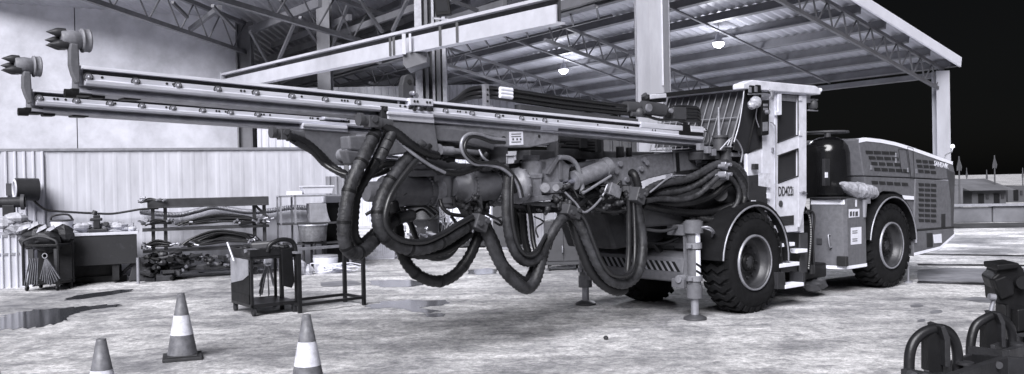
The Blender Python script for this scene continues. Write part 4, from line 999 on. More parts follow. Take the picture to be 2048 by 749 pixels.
addpanel(b, [(1526, 245), (1536, 244), (1536, 262), (1526, 263)], NC-.105, .006); p = R(1532, 225, NC-.1); b.cyl(p, p-V((0, .05, 0)), .03, seg=14); b.build('control_knob', 'galv', cab, .003)
b = MB(); b.tube([R(1530, 178, NC-.04), R(1541, 183, NC-.08), R(1543, 192, NC-.1), R(1538, 199, NC-.08)], .02, rib=.2, ribstep=.03); b.tube([R(1514, 215, NC-.08), R(1512, 235, NC-.06), R(1518, 255, NC-.06)], .007); b.build('cable_bundle', 'galv', cab)
# rear corner lamp set
b = MB(); p = R(1627, 182, NC-.04); b.ball(R(1640, 181, NC-.05), .035, seg=10); b.build('rear_marker', 'decal', cab)
b = MB(); b.box(R(1624, 184, NC), (.16, .12, .07)); b.bar(R(1616, 200, NC+.02), R(1634, 200, NC+.02), .04, .02); b.bar(R(1616, 221, NC+.02), R(1634, 222, NC+.02), .04, .02); b.build('beacon_bracket', 'galv', cab, .004)
b = MB(); b.lathe([(0, .055), (.02, .07), (.09, .07), (.13, .045), (.15, .03)], R(1626, 218, NC+.03), (0, 0, 1), 18); b.build('beacon', 'mid', cab)
# electrical panel in front of the cab
b = MB(); addpanel(b, [(1497, 385), (1535, 388), (1535, 440), (1528, 432), (1497, 400)], NC-.04, .04); addpanel(b, [(1497, 352), (1517, 350), (1517, 372), (1534, 374), (1533, 388), (1497, 386)], NC-.035, .03)
b.box(R(1510, 334, NC-.04), (.10, .05, .08)); b.build('switch_panel', 'dark', cab, .005)
panel([(1518, 347), (1541, 347), (1541, 376), (1518, 372)], NC-.035, .02, 0, 'yellowed_notice', 'coneband', 0, cab)
b = MB(); addpanel(b, [(1503, 401), (1512, 401), (1512, 409), (1503, 409)], NC-.045, .01); addpanel(b, [(1530, 416), (1536, 416), (1536, 424), (1530, 424)], NC-.045, .01); addpanel(b, [(1534, 386), (1541, 387), (1541, 398), (1534, 397)], NC-.045, .01); b.build('small_notice', 'decal', cab)

# ---- steps and ladder
def step(px0, px1, y, n, d=.20):
    b = MB(); a, c = R(px0, y, n), R(px1, y-1, n); b.mm((a.x, n, a.z-.03), (c.x, n+d, a.z+.02)); b.build('step_tread', 'reflect', rig, .004)
for x0, x1, y, n in ((1559, 1574, 481, .10), (1559, 1590, 491, .04), (1594, 1615, 503, .06), (1560, 1599, 532, .00), (1571, 1608, 574, -.06)): step(x0, x1, y, n)
b = MB(); addpanel(b, [(1553, 468), (1600, 466), (1600, 520), (1613, 545), (1556, 545)], .28, .05); addpanel(b, [(1600, 468), (1616, 466), (1616, 545), (1600, 545)], .16, .03); b.build('step_housing', 'mid', rig, .01)
b = MB(); addpanel(b, [(1555, 545), (1570, 545), (1572, 579), (1556, 579)], -.05, .2); addpanel(b, [(1606, 545), (1611, 545), (1611, 575), (1606, 575)], -.05, .22); addpanel(b, [(1560, 484), (1564, 484), (1566, 545), (1562, 545)], .03, .03); b.build('step_side', 'dark', rig, .006)
b = MB(); b.mm((1.55, .25, .28), (2.3, 1.8, .5)); b.mm((1.2, .6, .5), (2.6, 1.6, 1.1)); b.build('underframe', 'black', rig, .03)
b = MB(); b.ball(R(1630, 570, .3), .16, sz=(1.5, .8, .6), seg=14, jit=.2); b.build('wrapped_filter', 'mid', rig)
b = MB(); b.tube([R(1606, 424, .2), R(1618, 430, .15), R(1622, 470, .12), R(1617, 540, .12)], .022, seg=8, rib=.1); b.tube([R(1612, 420, .25), R(1628, 430, .2), R(1626, 480, .2), R(1628, 545, .2)], .018, seg=8); b.cyl(R(1622, 548, .15), R(1622, 530, .15), .05); b.build('pipe_run', 'thin', rig)

# ---- tank box beside the rear wheel
sx = R(1690, 543, .0).x
b = MB(); z0 = .37; z1 = 1.47; e = .10; far = .52
pl = [(sx-.05, far), (sx, e+.02), (sx+.02, e*.35), (sx+.09, .0), (3.02, .0), (3.02, far)]
b.prism([(x, y, z0+.02) for x, y in pl], (0, 0, z1-z0-.02)); b.build('tank_box', 'paint', rig, .012)
def ribbon(b, P, z0_, z1_, off=.004, mi=0):
    c = V((2.8, .35, 0))
    for (xa, ya), (xb, yb) in zip(P, P[1:]):
        d = V((xb-xa, yb-ya, 0)).normalized(); nn = V((-d.y, d.x, 0)); 
        if nn.dot(V(((xa+xb)/2, (ya+yb)/2, 0))-c) < 0: nn = -nn
        q = [V((xa, ya, 0))+nn*off, V((xb, yb, 0))+nn*off]
        b.add([q[0]+V((0, 0, z0_)), q[1]+V((0, 0, z0_)), q[1]+V((0, 0, z1_)), q[0]+V((0, 0, z1_))], [(0, 1, 2, 3)], mi)
b = MB(); ribbon(b, pl[:5], z0+.03, z0+.08); ribbon(b, pl[:3]+[(sx+.05, .018)], z1-.09, z1-.02); b.build('tank_reflective_strip', 'reflect', rig)
b = MB(); b.mm((sx-.1, -.0, z1), (3.0, .6, z1+.02)); b.build('tank_lid', 'dark', rig, .004)
b = MB(); addpanel(b, [(1698, 419), (1719, 418), (1719, 434), (1698, 436)], -.004, .003); addpanel(b, [(1702, 456), (1723, 454), (1723, 488), (1702, 490)], -.004, .003); addpanel(b, [(1711, 400), (1714, 400), (1714, 414), (1711, 414)], -.004, .003); b.build('tank_label', 'decal', rig)
b = MB(); 
for i, (x0_, x1_) in enumerate(((1700, 1704), (1706, 1709), (1711, 1716))): addpanel(b, [(x0_, 424), (x1_, 423), (x1_, 432), (x0_, 433)], -.008, .003)
for y in (462, 466, 478, 482): addpanel(b, [(1705, y), (1715, y-.7), (1715, y+.6), (1705, y+1.3)], -.008, .003)
b.build('tank_label_print', 'mid', rig)
b = MB(); p = S(1660, 470, sx-.02); q = S(1663, 495, sx-.02); b.tube([p+V((-.0, 0, 0)), p+V((-.05, 0, -.01)), q+V((-.05, 0, .01)), q], .012, k=3); b.build('tank_handle', 'galv', rig)
b = MB(); p = S(1639, 483, sx-.035); b.box(p, (.03, .08, .09)); b.build('tank_latch', 'mid', rig)
b = MB(); p = S(1685, 523, sx-.01); b.box(p+V((.0, .0, 0)), (.07, .16, .15)); b.build('marker_lamp', 'ink', rig, .01)
b = MB(); b.tube([R(1712, 378, .1), R(1730, 378, .05), R(1742, 372, .1)], .02); b.cyl(R(1728, 400, .0), R(1728, 435, .0), .05, .03); b.box(R(1731, 400, .05), (.12, .1, .12)); b.build('filler_fitting', 'galv', rig)
b = MB(); rnd = random.Random(5)
pts = [R(x, y, .02) for x, y in ((1679, 367), (1700, 366), (1728, 366), (1744, 372), (1746, 392), (1708, 392))]
b.tube([R(1681, 367, .0), R(1688, 371, .0), R(1696, 375, .01), R(1705, 379, .02), R(1714, 382, .03)], lambda t: .02+.11*t**.8, seg=16, k=3, jit=.10); b.build('wrapped_lamp', 'plastic', rig); b = MB(); b.tube([R(1715, 381, .04), R(1724, 382, .05), R(1734, 384, .06), R(1745, 385, .07)], lambda t: .125-.02*t, seg=16, k=4, jit=.10); b.build('wrapped_intake', 'plastic', rig)

# ---- black pressure vessel behind the cab
c = R(1657, 390, .55); zt = R(1657, 278, .55).z; r = .335
b = MB(); b.lathe([(0, r), (zt-c.z-.22, r), (zt-c.z-.12, r*.94), (zt-c.z-.04, r*.75), (zt-c.z+.02, r*.45), (zt-c.z+.03, .05)], c, (0, 0, 1), 40); b.build('receiver_tank', mat('gloss_black', .012, .16, bump=.0, scale=3), rig)
b = MB(); b.cyl(c+V((0, 0, zt-c.z)), c+V((0, 0, zt-c.z+.09)), .05); q = c+V((0, 0, zt-c.z+.10)); b.tube([q+V((math.cos(t*PI/10)*.31, math.sin(t*PI/10)*.31, 0)) for t in range(21)], .02, seg=8, k=0); b.cyl(q+V((-.31, 0, 0)), q+V((.31, 0, .0)), .016); b.build('tank_handrail', 'mid', rig)
b = MB(); addpanel(b, [(1650, 318), (1660, 318), (1660, 372), (1650, 372)], .19, .05); b.build('tank_gauge_plate', 'dark', rig, .004)
b = MB(); addpanel(b, [(1651, 345), (1656, 345), (1656, 356), (1651, 356)], .18, .01); b.build('tank_gauge', 'decal', rig)
b = MB(); a = R(1711, 345, .3); b.cyl(R(1711, 335, .3), R(1711, 318, .3), .085, seg=20); b.cyl(R(1708, 312, .3), R(1708, 296, .3), .065, seg=18); b.cyl(R(1711, 365, .3), R(1711, 336, .3), .03); b.tube([R(1695, 290, .35), R(1706, 288, .3), R(1716, 292, .3)], .02); b.build('filter_canister', 'galv', rig, .003)
b = MB(); b.mm((1.95, .55, 1.47), (2.9, 1.9, 2.3)); b.mm((1.75, .75, 1.1), (2.2, 1.8, 1.9)); b.build('engine_block', 'black', rig, .03)

# ---- engine hood
hd = empty('engine_hood'); hd.parent = rig
HN = .06
top = [(1717, 279), (1732, 276), (1760, 279), (1790, 285), (1820, 294), (1860, 308), (1905, 324)]
P = [R(x, y, HN) for x, y in top]
b = MB(); poly = P+[R(1910, 345, HN), R(1911, 360, HN), R(1830, 356, HN), R(1728, 352, HN)]
b.prism(poly, (0, 1.95, 0)); b.build('hood_shell', 'paint', hd, .015)
b = MB(); poly = [R(1728, 353.5, HN+.01), R(1829, 357.5, HN+.01), R(1829, 401, HN+.01), R(1806, 392, HN+.01), R(1790, 384, HN+.01), R(1766, 383, HN+.01), R(1746, 396, HN+.01), R(1738, 398, HN+.01)]
b.prism(poly, (0, 1.9, 0)); b.build('lower_side_panel', 'paint', hd, .01)
b = MB(); poly = [R(1831, 358, HN-.01), R(1910, 362, HN-.01), R(1907, 456, HN-.01), R(1829, 462, HN-.01)]
b.prism(poly, (0, 1.97, 0)); b.build('rear_side_panel', 'paint', hd, .012)
b = MB(); poly = [R(1806, 394, HN+.02), R(1829, 402, HN+.02), R(1829, 461, HN+.02), R(1824, 461, HN+.02), R(1820, 430, HN+.02)]; b.prism(poly, (0, .4, 0)); b.build('arch_side', 'paint', hd)
b = MB(); Q = [q+V((0, -.004, .0)) for q in P]
for u, v in zip(Q, Q[1:]): b.add([u+V((0, -.002, -.055)), v+V((0, -.002, -.055)), v+V((0, -.002, .002)), u+V((0, -.002, .002))], [(0, 1, 2, 3)]); b.add([u+V((0, -.002, .003)), v+V((0, -.002, .003)), v+V((0, .06, .004)), u+V((0, .06, .004))], [(0, 1, 2, 3)])
b.build('hood_edge_strip', 'reflect', hd)
def slots(rows, n, name='louvre_slot'):
    b = MB()
    for (x0_, y0_, w, h, cnt, dx, dy) in rows:
        for i in range(cnt):
            x = x0_+i*dx; y = y0_+i*dy; addpanel(b, [(x-.6, y-.5), (x+w+.6, y+w*.06-.5), (x+w+1.8, y+h+.4), (x+.6, y+h+.4)], n-.006, .004)
    b.build(name, 'ink', hd)
slots([(1732, 302, 13, 6, 4, 16, .6), (1738, 313, 12, 6, 4, 15.5, .7), (1743, 324.5, 11, 6, 4, 15.5, .8), (1749, 336, 11, 6, 5, 14.5, .8)], HN)
slots([(1744, 362.5, 11, 6, 5, 15, .9)], HN+.01)
slots([(1833, 320, 9, 5.5, 3, 12.5, 1), (1835, 330, 9, 5.5, 3, 12.5, 1), (1837, 340, 9, 5.5, 3, 12.5, 1.2)], HN)
slots([(1838, 367+i*10.2, 9, 5.5, 3, 12.2, .6) for i in range(8)], HN-.01)
b = MB(); stroke(b, [(1797, 298), (1813, 300), (1819, 347), (1803, 345)], HN-.006, .004); stroke(b, [(1815, 294), (1826, 297), (1829, 356), (1822, 356)], HN-.006, .005); b.build('panel_seam', 'ink', hd)
b = MB()
for x, y in ((1742, 335), (1815, 340), (1832, 342), (1791, 310), (1791, 321)): addpanel(b, [(x, y-4), (x+3, y-4), (x+3, y+5), (x, y+5)], HN-.012, .01)
b.build('hood_latch', 'galv', hd, .002)
text('hood_lettering', 'SANDVIK', .125, Matrix.Translation(R(1868, 331.5, HN-.008)) @ Matrix.Rotation(PI/2, 4, 'X') @ Matrix.Rotation(-.12, 4, 'Z'), MT['decal'], hd, xs=1.05)
text('hood_lettering', 'i', .12, Matrix.Translation(R(1898, 352, HN-.008)) @ Matrix.Rotation(PI/2, 4, 'X'), MT['decal'], hd)
b = MB(); addpanel(b, [(1805, 391), (1828, 393), (1828, 400), (1808, 399)], HN-.004, .008); b.build('panel_reflector', 'reflect', hd)
b = MB(); addpanel(b, [(1883, 429), (1891, 428), (1891, 455), (1883, 456)], HN-.016, .004); addpanel(b, [(1829, 459), (1908, 453), (1908, 457), (1829, 463)], HN-.016, .004); b.build('panel_recess', 'ink', hd)
b = MB(); addpanel(b, [(1895, 340), (1910, 346), (1907, 456), (1903, 456), (1902, 400)], HN-.016, .01); b.build('rear_corner_trim', 'mid', hd)
# rear skirt
b = MB(); poly = [R(1826, 464, HN-.02), R(1908, 457, HN-.02), R(1909, 474, HN-.02), R(1880, 500, HN-.02), R(1828, 513, HN-.02)]; b.prism(poly, (0, 1.98, 0)); b.build('rear_skirt', 'paint', rig, .012)
b = MB(); q0, q1, q2 = R(1828, 512, HN-.026), R(1880, 499, HN-.026), R(1909, 473, HN-.026)
for u, v in ((q0, q1), (q1, q2)): b.add([u, v, v+V((0, 0, .05)), u+V((0, 0, .05))], [(0, 1, 2, 3)])
b.build('skirt_reflector', 'reflect', rig)
b = MB(); addpanel(b, [(1867, 470), (1883, 468), (1884, 486), (1869, 487)], HN-.03, .008); addpanel(b, [(1830, 467), (1834, 467), (1834, 486), (1830, 486)], HN-.03, .008); b.build('skirt_label', 'decal', rig)
b = MB(); addpanel(b, [(1854, 467), (1865, 466), (1866, 494), (1855, 495)], HN-.03, .008); b.build('tow_slot', 'ink', rig)
b = MB(); b.tube([R(1888, 319, .1), R(1892, 310, .1), R(1903, 304, .08), R(1905, 296, .08)], .012); b.build('mirror_stalk', 'galv', rig)
b = MB(); b.ball(R(1905, 293, .08), .036, seg=14); b.build('clearance_light', amber, rig)
b = MB(); p = R(1818, 512, .1); b.cyl((p.x, .12, .03), (p.x, .12, p.z), .022, seg=10); b.cyl((p.x, .12, 0), (p.x, .12, .03), .07); b.build('rear_jack', 'galv', rig)

# ---- hoses
def hose(pts, r, mt='hose', seg=12, rib=.035, name='hydraulic_hose', step=.045, spiral=True):
    P = [R(p[0], p[1], p[2]) for p in pts]
    b = MB(); b.tube(P, r, seg=seg, rib=rib*2.1, ribstep=step*1.05, k=8)
    return b.build(name, mt, rig)
def clampset(pts, r, every=3):
    b = MB(); P = smooth_path([R(*p) for p in pts], 8)
    for i in range(4, len(P)-4, every*4):
        d = (P[i+1]-P[i]).normalized(); b.cyl(P[i]-d*.014, P[i]+d*.014, r*1.10, seg=14)
    b.build('hose_tie', 'black', rig)
n = .22
H1 = [(752, 264, .34), (738, 292, .28), (722, 325, .22), (704, 362, .2), (693, 405, .18), (688, 445, .18), (689, 480, .18), (699, 503, .2), (718, 506, .24), (738, 492, .3), (760, 466, .38), (790, 440, .46), (825, 430, .5)]
hose(H1, .063, 'hose2'); clampset(H1, .063)
H1c = [(775, 268, .42), (763, 300, .34), (745, 335, .3), (715, 385, .32), (708, 430, .32), (708, 470, .32), (722, 488, .34), (745, 470, .4), (775, 440, .5)]
hose(H1c[:5]+H1c[5:], .05, 'hose')
b = MB()
for u, v in (((784, 268), (777, 284)), ((777, 283), (768, 301)), ((768, 301), (757, 322))):
    b.cyl(R(*u, .28), R(*v, .26), .055, .050, seg=16)
b.build('hose_spring_guard', 'hose2', rig)
H2 = [(845, 290, .40), (815, 320, .34), (782, 362, .30), (760, 405, .26), (757, 445, .24), (772, 475, .24), (800, 492, .26), (840, 497, .28), (880, 485, .32), (915, 464, .36), (945, 446, .4), (960, 446, .42)]
hose(H2, .069, 'hose2'); clampset(H2, .069)
H2b = [(860, 292, .34), (832, 322, .26), (800, 362, .22), (778, 400, .18), (770, 440, .17), (780, 465, .17), (805, 481, .19), (845, 484, .22), (882, 470, .27), (915, 450, .3), (945, 434, .34)]
hose(H2b, .030, 'thin', rib=.01)
H2c = [(845, 300, .48), (800, 345, .40), (772, 390, .40), (772, 440, .38), (785, 480, .40), (825, 508, .42), (870, 508, .44), (905, 494, .46), (940, 468, .5)]
hose(H2c, .045, 'hose')
H3 = [(785, 405, .62), (795, 450, .58), (803, 500, .54), (818, 533, .5), (846, 556, .5), (880, 563, .5), (912, 548, .5), (938, 515, .5), (955, 475, .5), (962, 448, .5)]
hose(H3, .060, 'hose'); clampset(H3, .060)
H4 = [(800, 410, .8), (822, 450, .8), (840, 496, .76), (862, 516, .72), (893, 514, .7), (913, 494, .68), (926, 470, .66), (940, 445, .6)]
hose(H4, .030, 'thin', rib=.02)
for (pts, r, mt) in [
    ([(960, 440, .42), (975, 470, .40), (992, 510, .38), (1012, 545, .36), (1036, 568, .36), (1055, 577, .38), (1070, 562, .4), (1080, 530, .42), (1088, 500, .46)], .066, 'hose2'),
    ([(970, 440, .5), (990, 480, .5), (1008, 525, .48), (1030, 548, .46), (1052, 560, .46), (1066, 535, .5), (1074, 500, .52)], .04, 'hose'),
    ([(1015, 352, .44), (1013, 400, .42), (1015, 445, .4), (1022, 485, .4), (1038, 515, .4), (1058, 524, .4), (1078, 512, .42), (1098, 478, .44), (1118, 445, .46), (1140, 424, .5)], .058, 'hose2'),
    ([(1025, 352, .36), (1023, 400, .34), (1026, 450, .32), (1036, 490, .32), (1053, 510, .32), (1074, 500, .34), (1092, 470, .4)], .022, 'thin'),
    ([(1043, 400, .8), (1046, 440, .8), (1050, 480, .78), (1058, 512, .74)], .045, 'hose'),
    ([(1030, 405, .9), (1033, 440, .9), (1040, 490, .86)], .045, 'hose'),
    ([(1056, 405, .7), (1062, 440, .7), (1066, 480, .66), (1072, 505, .6)], .028, 'thin'),
    ([(1140, 424, .5), (1160, 450, .42), (1178, 490, .36), (1196, 530, .32), (1220, 560, .30), (1248, 568, .3), (1272, 552, .3), (1284, 515, .34), (1284, 470, .38), (1276, 425, .4), (1272, 385, .4)], .062, 'hose2'),
    ([(1140, 432, .6), (1150, 460, .54), (1163, 500, .5), (1180, 540, .46), (1205, 568, .44), (1232, 582, .42), (1250, 578, .42)], .062, 'hose'),
    ([(1150, 418, .4), (1170, 440, .34), (1186, 480, .28), (1202, 520, .24), (1222, 548, .22), (1250, 552, .22), (1266, 535, .24), (1270, 500, .3), (1269, 440, .36), (1266, 390, .4)], .024, 'thin'),
    ([(1255, 545, .44), (1258, 500, .46), (1258, 440, .48), (1258, 395, .48)], .035, 'thin'),
    ([(770, 257, .34), (792, 274, .30), (815, 294, .28), (845, 320, .28), (880, 342, .3), (915, 347, .34), (945, 338, .4), (975, 327, .44), (1000, 334, .44), (1018, 355, .42), (1030, 385, .44)], .034, 'hose'),
    ([(765, 250, .30), (795, 268, .26), (820, 288, .24), (850, 306, .28), (875, 312, .34)], .045, 'hose'),
    ([(780, 270, .30), (805, 290, .28), (832, 312, .24), (862, 332, .26), (890, 346, .28)], .018, 'galv'),
    ([(1010, 280, .36), (985, 278, .36), (960, 270, .34), (938, 269, .33), (925, 280, .32), (923, 298, .32), (932, 315, .33), (948, 328, .34), (975, 330, .36), (1005, 338, .36), (1030, 362, .38), (1042, 395, .4)], .020, 'galv'),
    ([(1010, 286, .36), (985, 285, .34), (960, 276, .33), (943, 274, .32), (932, 284, .31), (930, 300, .3), (940, 315, .3), (960, 326, .32), (990, 326, .34), (1018, 340, .36), (1038, 368, .38), (1046, 395, .38)], .018, 'thin'),
    ([(958, 300, .42), (966, 315, .38), (978, 325, .38)], .014, 'galv'),
    ([(575, 272, 1.45), (610, 285, 1.45), (640, 310, 1.42), (665, 335, 1.4), (700, 355, 1.2)], .045, 'hose'),
    ([(590, 285, 1.44), (625, 305, 1.42), (650, 330, 1.4), (690, 350, 1.2), (740, 352, 1.0), (780, 340, .9)], .030, 'thin'),
    ([(580, 282, 1.44), (590, 288, 1.42), (600, 286, 1.42)], .012, 'thin'),
    ([(720, 355, 1.0), (745, 345, .9), (770, 330, .85), (800, 328, .8)], .035, 'hose'),
    ([(880, 400, .5), (885, 415, .46), (900, 428, .44), (925, 432, .44), (948, 436, .44)], .022, 'thin'),
    ([(905, 395, .5), (912, 412, .5), (935, 420, .48), (955, 438, .44)], .016, 'thin'),
    ([(1130, 385, .5), (1150, 405, .46), (1170, 425, .44), (1200, 400, .5), (1215, 370, .5)], .014, 'galv'),
    ([(1140, 425, .5), (1160, 410, .5), (1180, 395, .6), (1200, 390, .7)], .03, 'hose'),
    ([(1115, 440, .6), (1108, 470, .62), (1100, 500, .64)], .014, 'thin'),
    ([(1165, 388, .6), (1190, 415, .5), (1225, 425, .5), (1262, 420, .5)], .018, 'thin'),
    # bundle sweeping from the boom back to the turret
    ([(1262, 345, .5), (1270, 352, .42), (1276, 372, .4), (1278, 392, .4)], .050, 'hose'),
    ([(1280, 395, 0.42), (1300, 378, 0.40), (1330, 366, 0.40), (1365, 361, 0.34), (1395, 350, 0.27), (1425, 333, 0.22), (1450, 327, 0.19), (1475, 336, 0.17), (1490, 358, 0.15), (1494, 385, 0.15), (1488, 410, 0.15)], .052, 'hose2'),
    ([(1285, 400, 0.46), (1320, 388, 0.44), (1355, 384, 0.38), (1390, 372, 0.30), (1420, 352, 0.22), (1448, 339, 0.17), (1470, 348, 0.15), (1484, 370, 0.13), (1486, 395, 0.13), (1478, 415, 0.15)], .045, 'hose2'),
    ([(1290, 402, 0.38), (1325, 398, 0.36), (1360, 400, 0.29), (1392, 392, 0.23), (1418, 372, 0.17), (1440, 352, 0.13), (1460, 356, 0.11), (1476, 378, 0.11), (1476, 402, 0.11), (1462, 425, 0.15)], .034, 'hose2'),
    ([(1290, 392, 0.54), (1330, 376, 0.54), (1370, 372, 0.45), (1400, 358, 0.38), (1440, 345, 0.29)], .04, 'hose'),
    ([(1284, 398, .5), (1320, 382, .46), (1360, 376, .40), (1400, 364, .32), (1432, 344, .24), (1455, 336, .18), (1474, 346, .14), (1488, 372, .13), (1490, 402, .14)], .055, 'hose'),
    ([(1300, 405, .6), (1345, 410, .5), (1390, 406, .4), (1425, 392, .3), (1450, 372, .2), (1466, 366, .16), (1478, 385, .14), (1478, 415, .16), (1460, 432, .24), (1420, 438, .36)], .045, 'hose'),
    ([(1286, 410, .5), (1330, 420, .5), (1380, 426, .44), (1430, 424, .34), (1470, 410, .2)], .05, 'hose'),
    ([(1490, 395, 0.11), (1482, 420, 0.13), (1455, 436, 0.21), (1420, 440, 0.34), (1380, 432, 0.51), (1330, 425, 0.70)], .05, 'hose'),
    ([(1300, 385, .34), (1340, 355, .36), (1370, 352, .38), (1400, 352, .4)], .012, 'galv'),
    ([(1405, 340, .5), (1420, 325, .4), (1445, 321, .32), (1470, 328, .26), (1488, 350, .16), (1492, 385, .14)], .022, 'thin'),
]: hose(pts, r, mt, seg=12 if r > .03 else 8, rib=.035 if r > .03 else .012)
rnd = random.Random(11)
b = MB()   # small hoses crowding the joints
for i in range(26):
    x = rnd.choice((950, 1140, 1185, 1230, 800, 880, 1060)); y = rnd.uniform(385, 425); n0 = rnd.uniform(.45, .9)
    pts = [R(x+rnd.uniform(-25, 25), y+rnd.uniform(-18, 14), n0)]
    for k in range(3): pts.append(pts[-1]+V((rnd.uniform(-.16, .2), rnd.uniform(-.08, .08), rnd.uniform(-.13, .08))))
    b.tube(pts, rnd.choice((.010, .014, .018)), seg=6, k=5)
b.build('fitting_hose', 'thin', rig)
b = MB(); rnd = random.Random(77)
for (cx, cy, n0, sx_, sy_, cnt) in ((1100, 412, .5, 34, 14, 12), (1165, 400, .55, 40, 26, 16), (1225, 405, .5, 34, 22, 14), (955, 415, .5, 26, 18, 10), (712, 360, .9, 20, 16, 6), (985, 322, .45, 24, 14, 8), (1130, 350, .7, 24, 20, 6), (1440, 300, .5, 30, 14, 8), (890, 312, .5, 24, 8, 6)):
    for i in range(cnt):
        p = R(cx+rnd.uniform(-sx_, sx_), cy+rnd.uniform(-sy_, sy_), n0+rnd.uniform(-.06, .25)); d = V((rnd.uniform(-1, 1), rnd.uniform(-1, .3), rnd.uniform(-1, 1))).normalized(); q = rnd.uniform(.6, 1.3)
        b.lathe([(-.05*q, .018*q), (-.02*q, .018*q), (-.018*q, .030*q), (.016*q, .030*q), (.018*q, .022*q), (.06*q, .020*q)], p, d, 8)
b.build('hydraulic_fitting', 'dark', rig)
b = MB()
for pts, n in (([(1040, 410), (1130, 402), (1135, 425), (1060, 428)], .72), ([(1150, 385), (1225, 378), (1250, 400), (1240, 425), (1165, 420)], .72), ([(925, 405), (975, 402), (972, 430), (940, 432)], .62), ([(1170, 330), (1205, 322), (1212, 370), (1180, 376)], .80), ([(1005, 330), (1045, 326), (1048, 345), (1010, 348)], .75)): addpanel(b, pts, n, .16)
b.build('manifold_block', 'dark', rig, .012)
for (x, y, n, w, h) in ((958, 446, .36, .16, .16), (1142, 424, .42, .22, .12), (1276, 392, .34, .16, .18), (1445, 333, .15, .07, .10), (1446, 352, .10, .10, .09)):
    b = MB(); p = R(x, y, n); b.box(p, (w, .14, h), rot=Matrix.Rotation(.4, 3, 'Y')); b.cyl(p+V((-.05, -.1, 0)), p+V((-.05, .1, 0)), .03, seg=10); b.cyl(p+V((.05, -.1, .02)), p+V((.05, .1, .02)), .025, seg=10); b.build('hose_clamp', 'mid' if x < 1400 else 'galv', rig, .01)
b = MB(); p = R(960, 420, .5); b.bar(p+V((0, 0, .16)), p+V((.02, 0, -.12)), .03, .03); b.bar(R(1045, 405, .6), R(1120, 412, .6), .06, .05); b.bar(R(1135, 388, .6), R(1145, 425, .5), .05, .05); b.bar(R(1262, 345, .6), R(1276, 385, .45), .06, .06); b.build('hose_hanger', 'mid', rig)

# ================================================================== loose things
def cone(x, y, w_px=None, label='', s=1.0, rz=.3):
    p = G(x, y); r = empty('traffic_cone', p, rz); tag(r, label, 'traffic cone', 'traffic cones set out on the concrete')
    b = MB(); b.box((0, 0, .018), (.40, .40, .034)); b.box((0, 0, .042), (.31, .31, .016)); b.build('cone_base', 'conebase', r, .012)
    def rad(z): return .155+(.036-.155)*(z-.05)/.65
    segs = [(.05, .26, 0), (.26, .47, 1), (.47, .70, 0)]
    for z0_, z1_, m in segs:
        b = MB(); b.lathe([(z0_, rad(z0_)+(.002 if m else 0)), (z1_, rad(z1_)+(.002 if m else 0))]+([(z1_, .02)] if z1_ > .69 else []), (0, 0, 0), (0, 0, 1), 32, caps=False)
        b.build('cone_band' if m else 'cone_body', 'coneband' if m else 'cone', r)
    b = MB(); b.lathe([(.69, .038), (.704, .036), (.706, .026), (.66, .024)], (0, 0, 0), (0, 0, 1), 24, caps=False); b.build('cone_tip', 'cone', r)
    return r
cone(365, 717, label='whole traffic cone with square rubber foot standing clear on the concrete', rz=.35)
pA = Vector((-1.8331, 7.8844, 0)); pB = Vector((-3.1644, 6.8378, 0))
for p, lb, rz in ((pA, 'traffic cone cut off below its pale band, in front of the tool trolley', .2), (pB, 'small-looking traffic cone with dark tip and only the start of its pale band showing', .1)):
    r = cone(365, 717, label=lb, rz=rz); r.location = p
r = cone(365, 717, label='traffic cone of which only a thin sliver of the side shows', rz=.5); r.location = (-4.04, 6.85, 0)

def box_root(name, x, y, rz, label, cat, group=None):
    p = G(x, y); r = empty(name, p, rz); tag(r, label, cat, group); return r

# ---- tool trolley in the middle distance
pf = G(505, 634); pl_ = G(450, 624); pr = G(596, 624)
r = empty('tool_trolley', pf, math.atan2(pr.y-pf.y, pr.x-pf.x)); tag(r, 'dark steel tool trolley on castors with hanging spanners, beside the orange-banded cones', 'trolley')
r['label'] = 'larger dark tool trolley on castors with hanging tools standing on open concrete'
Lx = (pr-pf).length; Ly = (pl_-pf).length; hh = .98
b = MB()
for x in (0, Lx*.97):
    for y in (0, Ly): b.mm((x-.02, y-.02, .12), (x+.02, y+.02, hh-.14))
b.mm((-.02, -.02, .12), (Lx*.98, Ly, .17)); b.mm((-.02, -.02, hh-.18), (Lx*.98, Ly, hh-.14)); b.mm((-.03, -.03, hh-.14), (Lx*.98, 0, hh-.04)); b.mm((-.03, Ly, hh-.14), (Lx*.98, Ly+.03, hh-.04)); b.mm((-.03, 0, hh-.14), (-.0, Ly, hh-.04))
b.build('trolley_frame', 'steel_frame', r, .006)
b = MB(); b.mm((-.03, .04, .17), (-.005, Ly-.04, .30)); b.mm((-.025, .03, .30), (-.006, Ly-.03, .62)); b.build('side_sheet', 'black', r)
b = MB(); b.prism([(-.04, .04, .80), (-.04, Ly-.04, .80), (-.04, Ly-.04, .42), (-.04, .25, .5), (-.04, .04, .58)], (.012, 0, 0)); b.build('draped_cloth', 'card', r)
b = MB(); b.tube([(Lx*.34, -.02, hh-.08), (Lx*.40, -.03, hh+.02), (Lx*.6, -.04, hh+.08), (Lx*.84, -.03, hh+.06), (Lx*.95, -.02, hh-.03), (Lx*.97, -.02, hh-.3)], .032, seg=10); b.build('push_handle', 'steel_frame', r)
b = MB(); b.prism([(Lx*.62, -.07, hh-.06), (Lx*.86, -.07, hh-.04), (Lx*.90, -.07, .45), (Lx*.84, -.07, .36), (Lx*.64, -.07, .40)], (0, .04, 0)); b.build('hanging_bag', 'black', r, .01)
for x in (.03, Lx*.93):
    for y in (.02, Ly-.02):
        c_ = MB(); c_.cyl((x-.02, y, .055), (x+.02, y, .055), .055, seg=16); c_.box((x, y, .10), (.06, .05, .05)); c_.build('castor', 'dark', r)
rnd = random.Random(4)
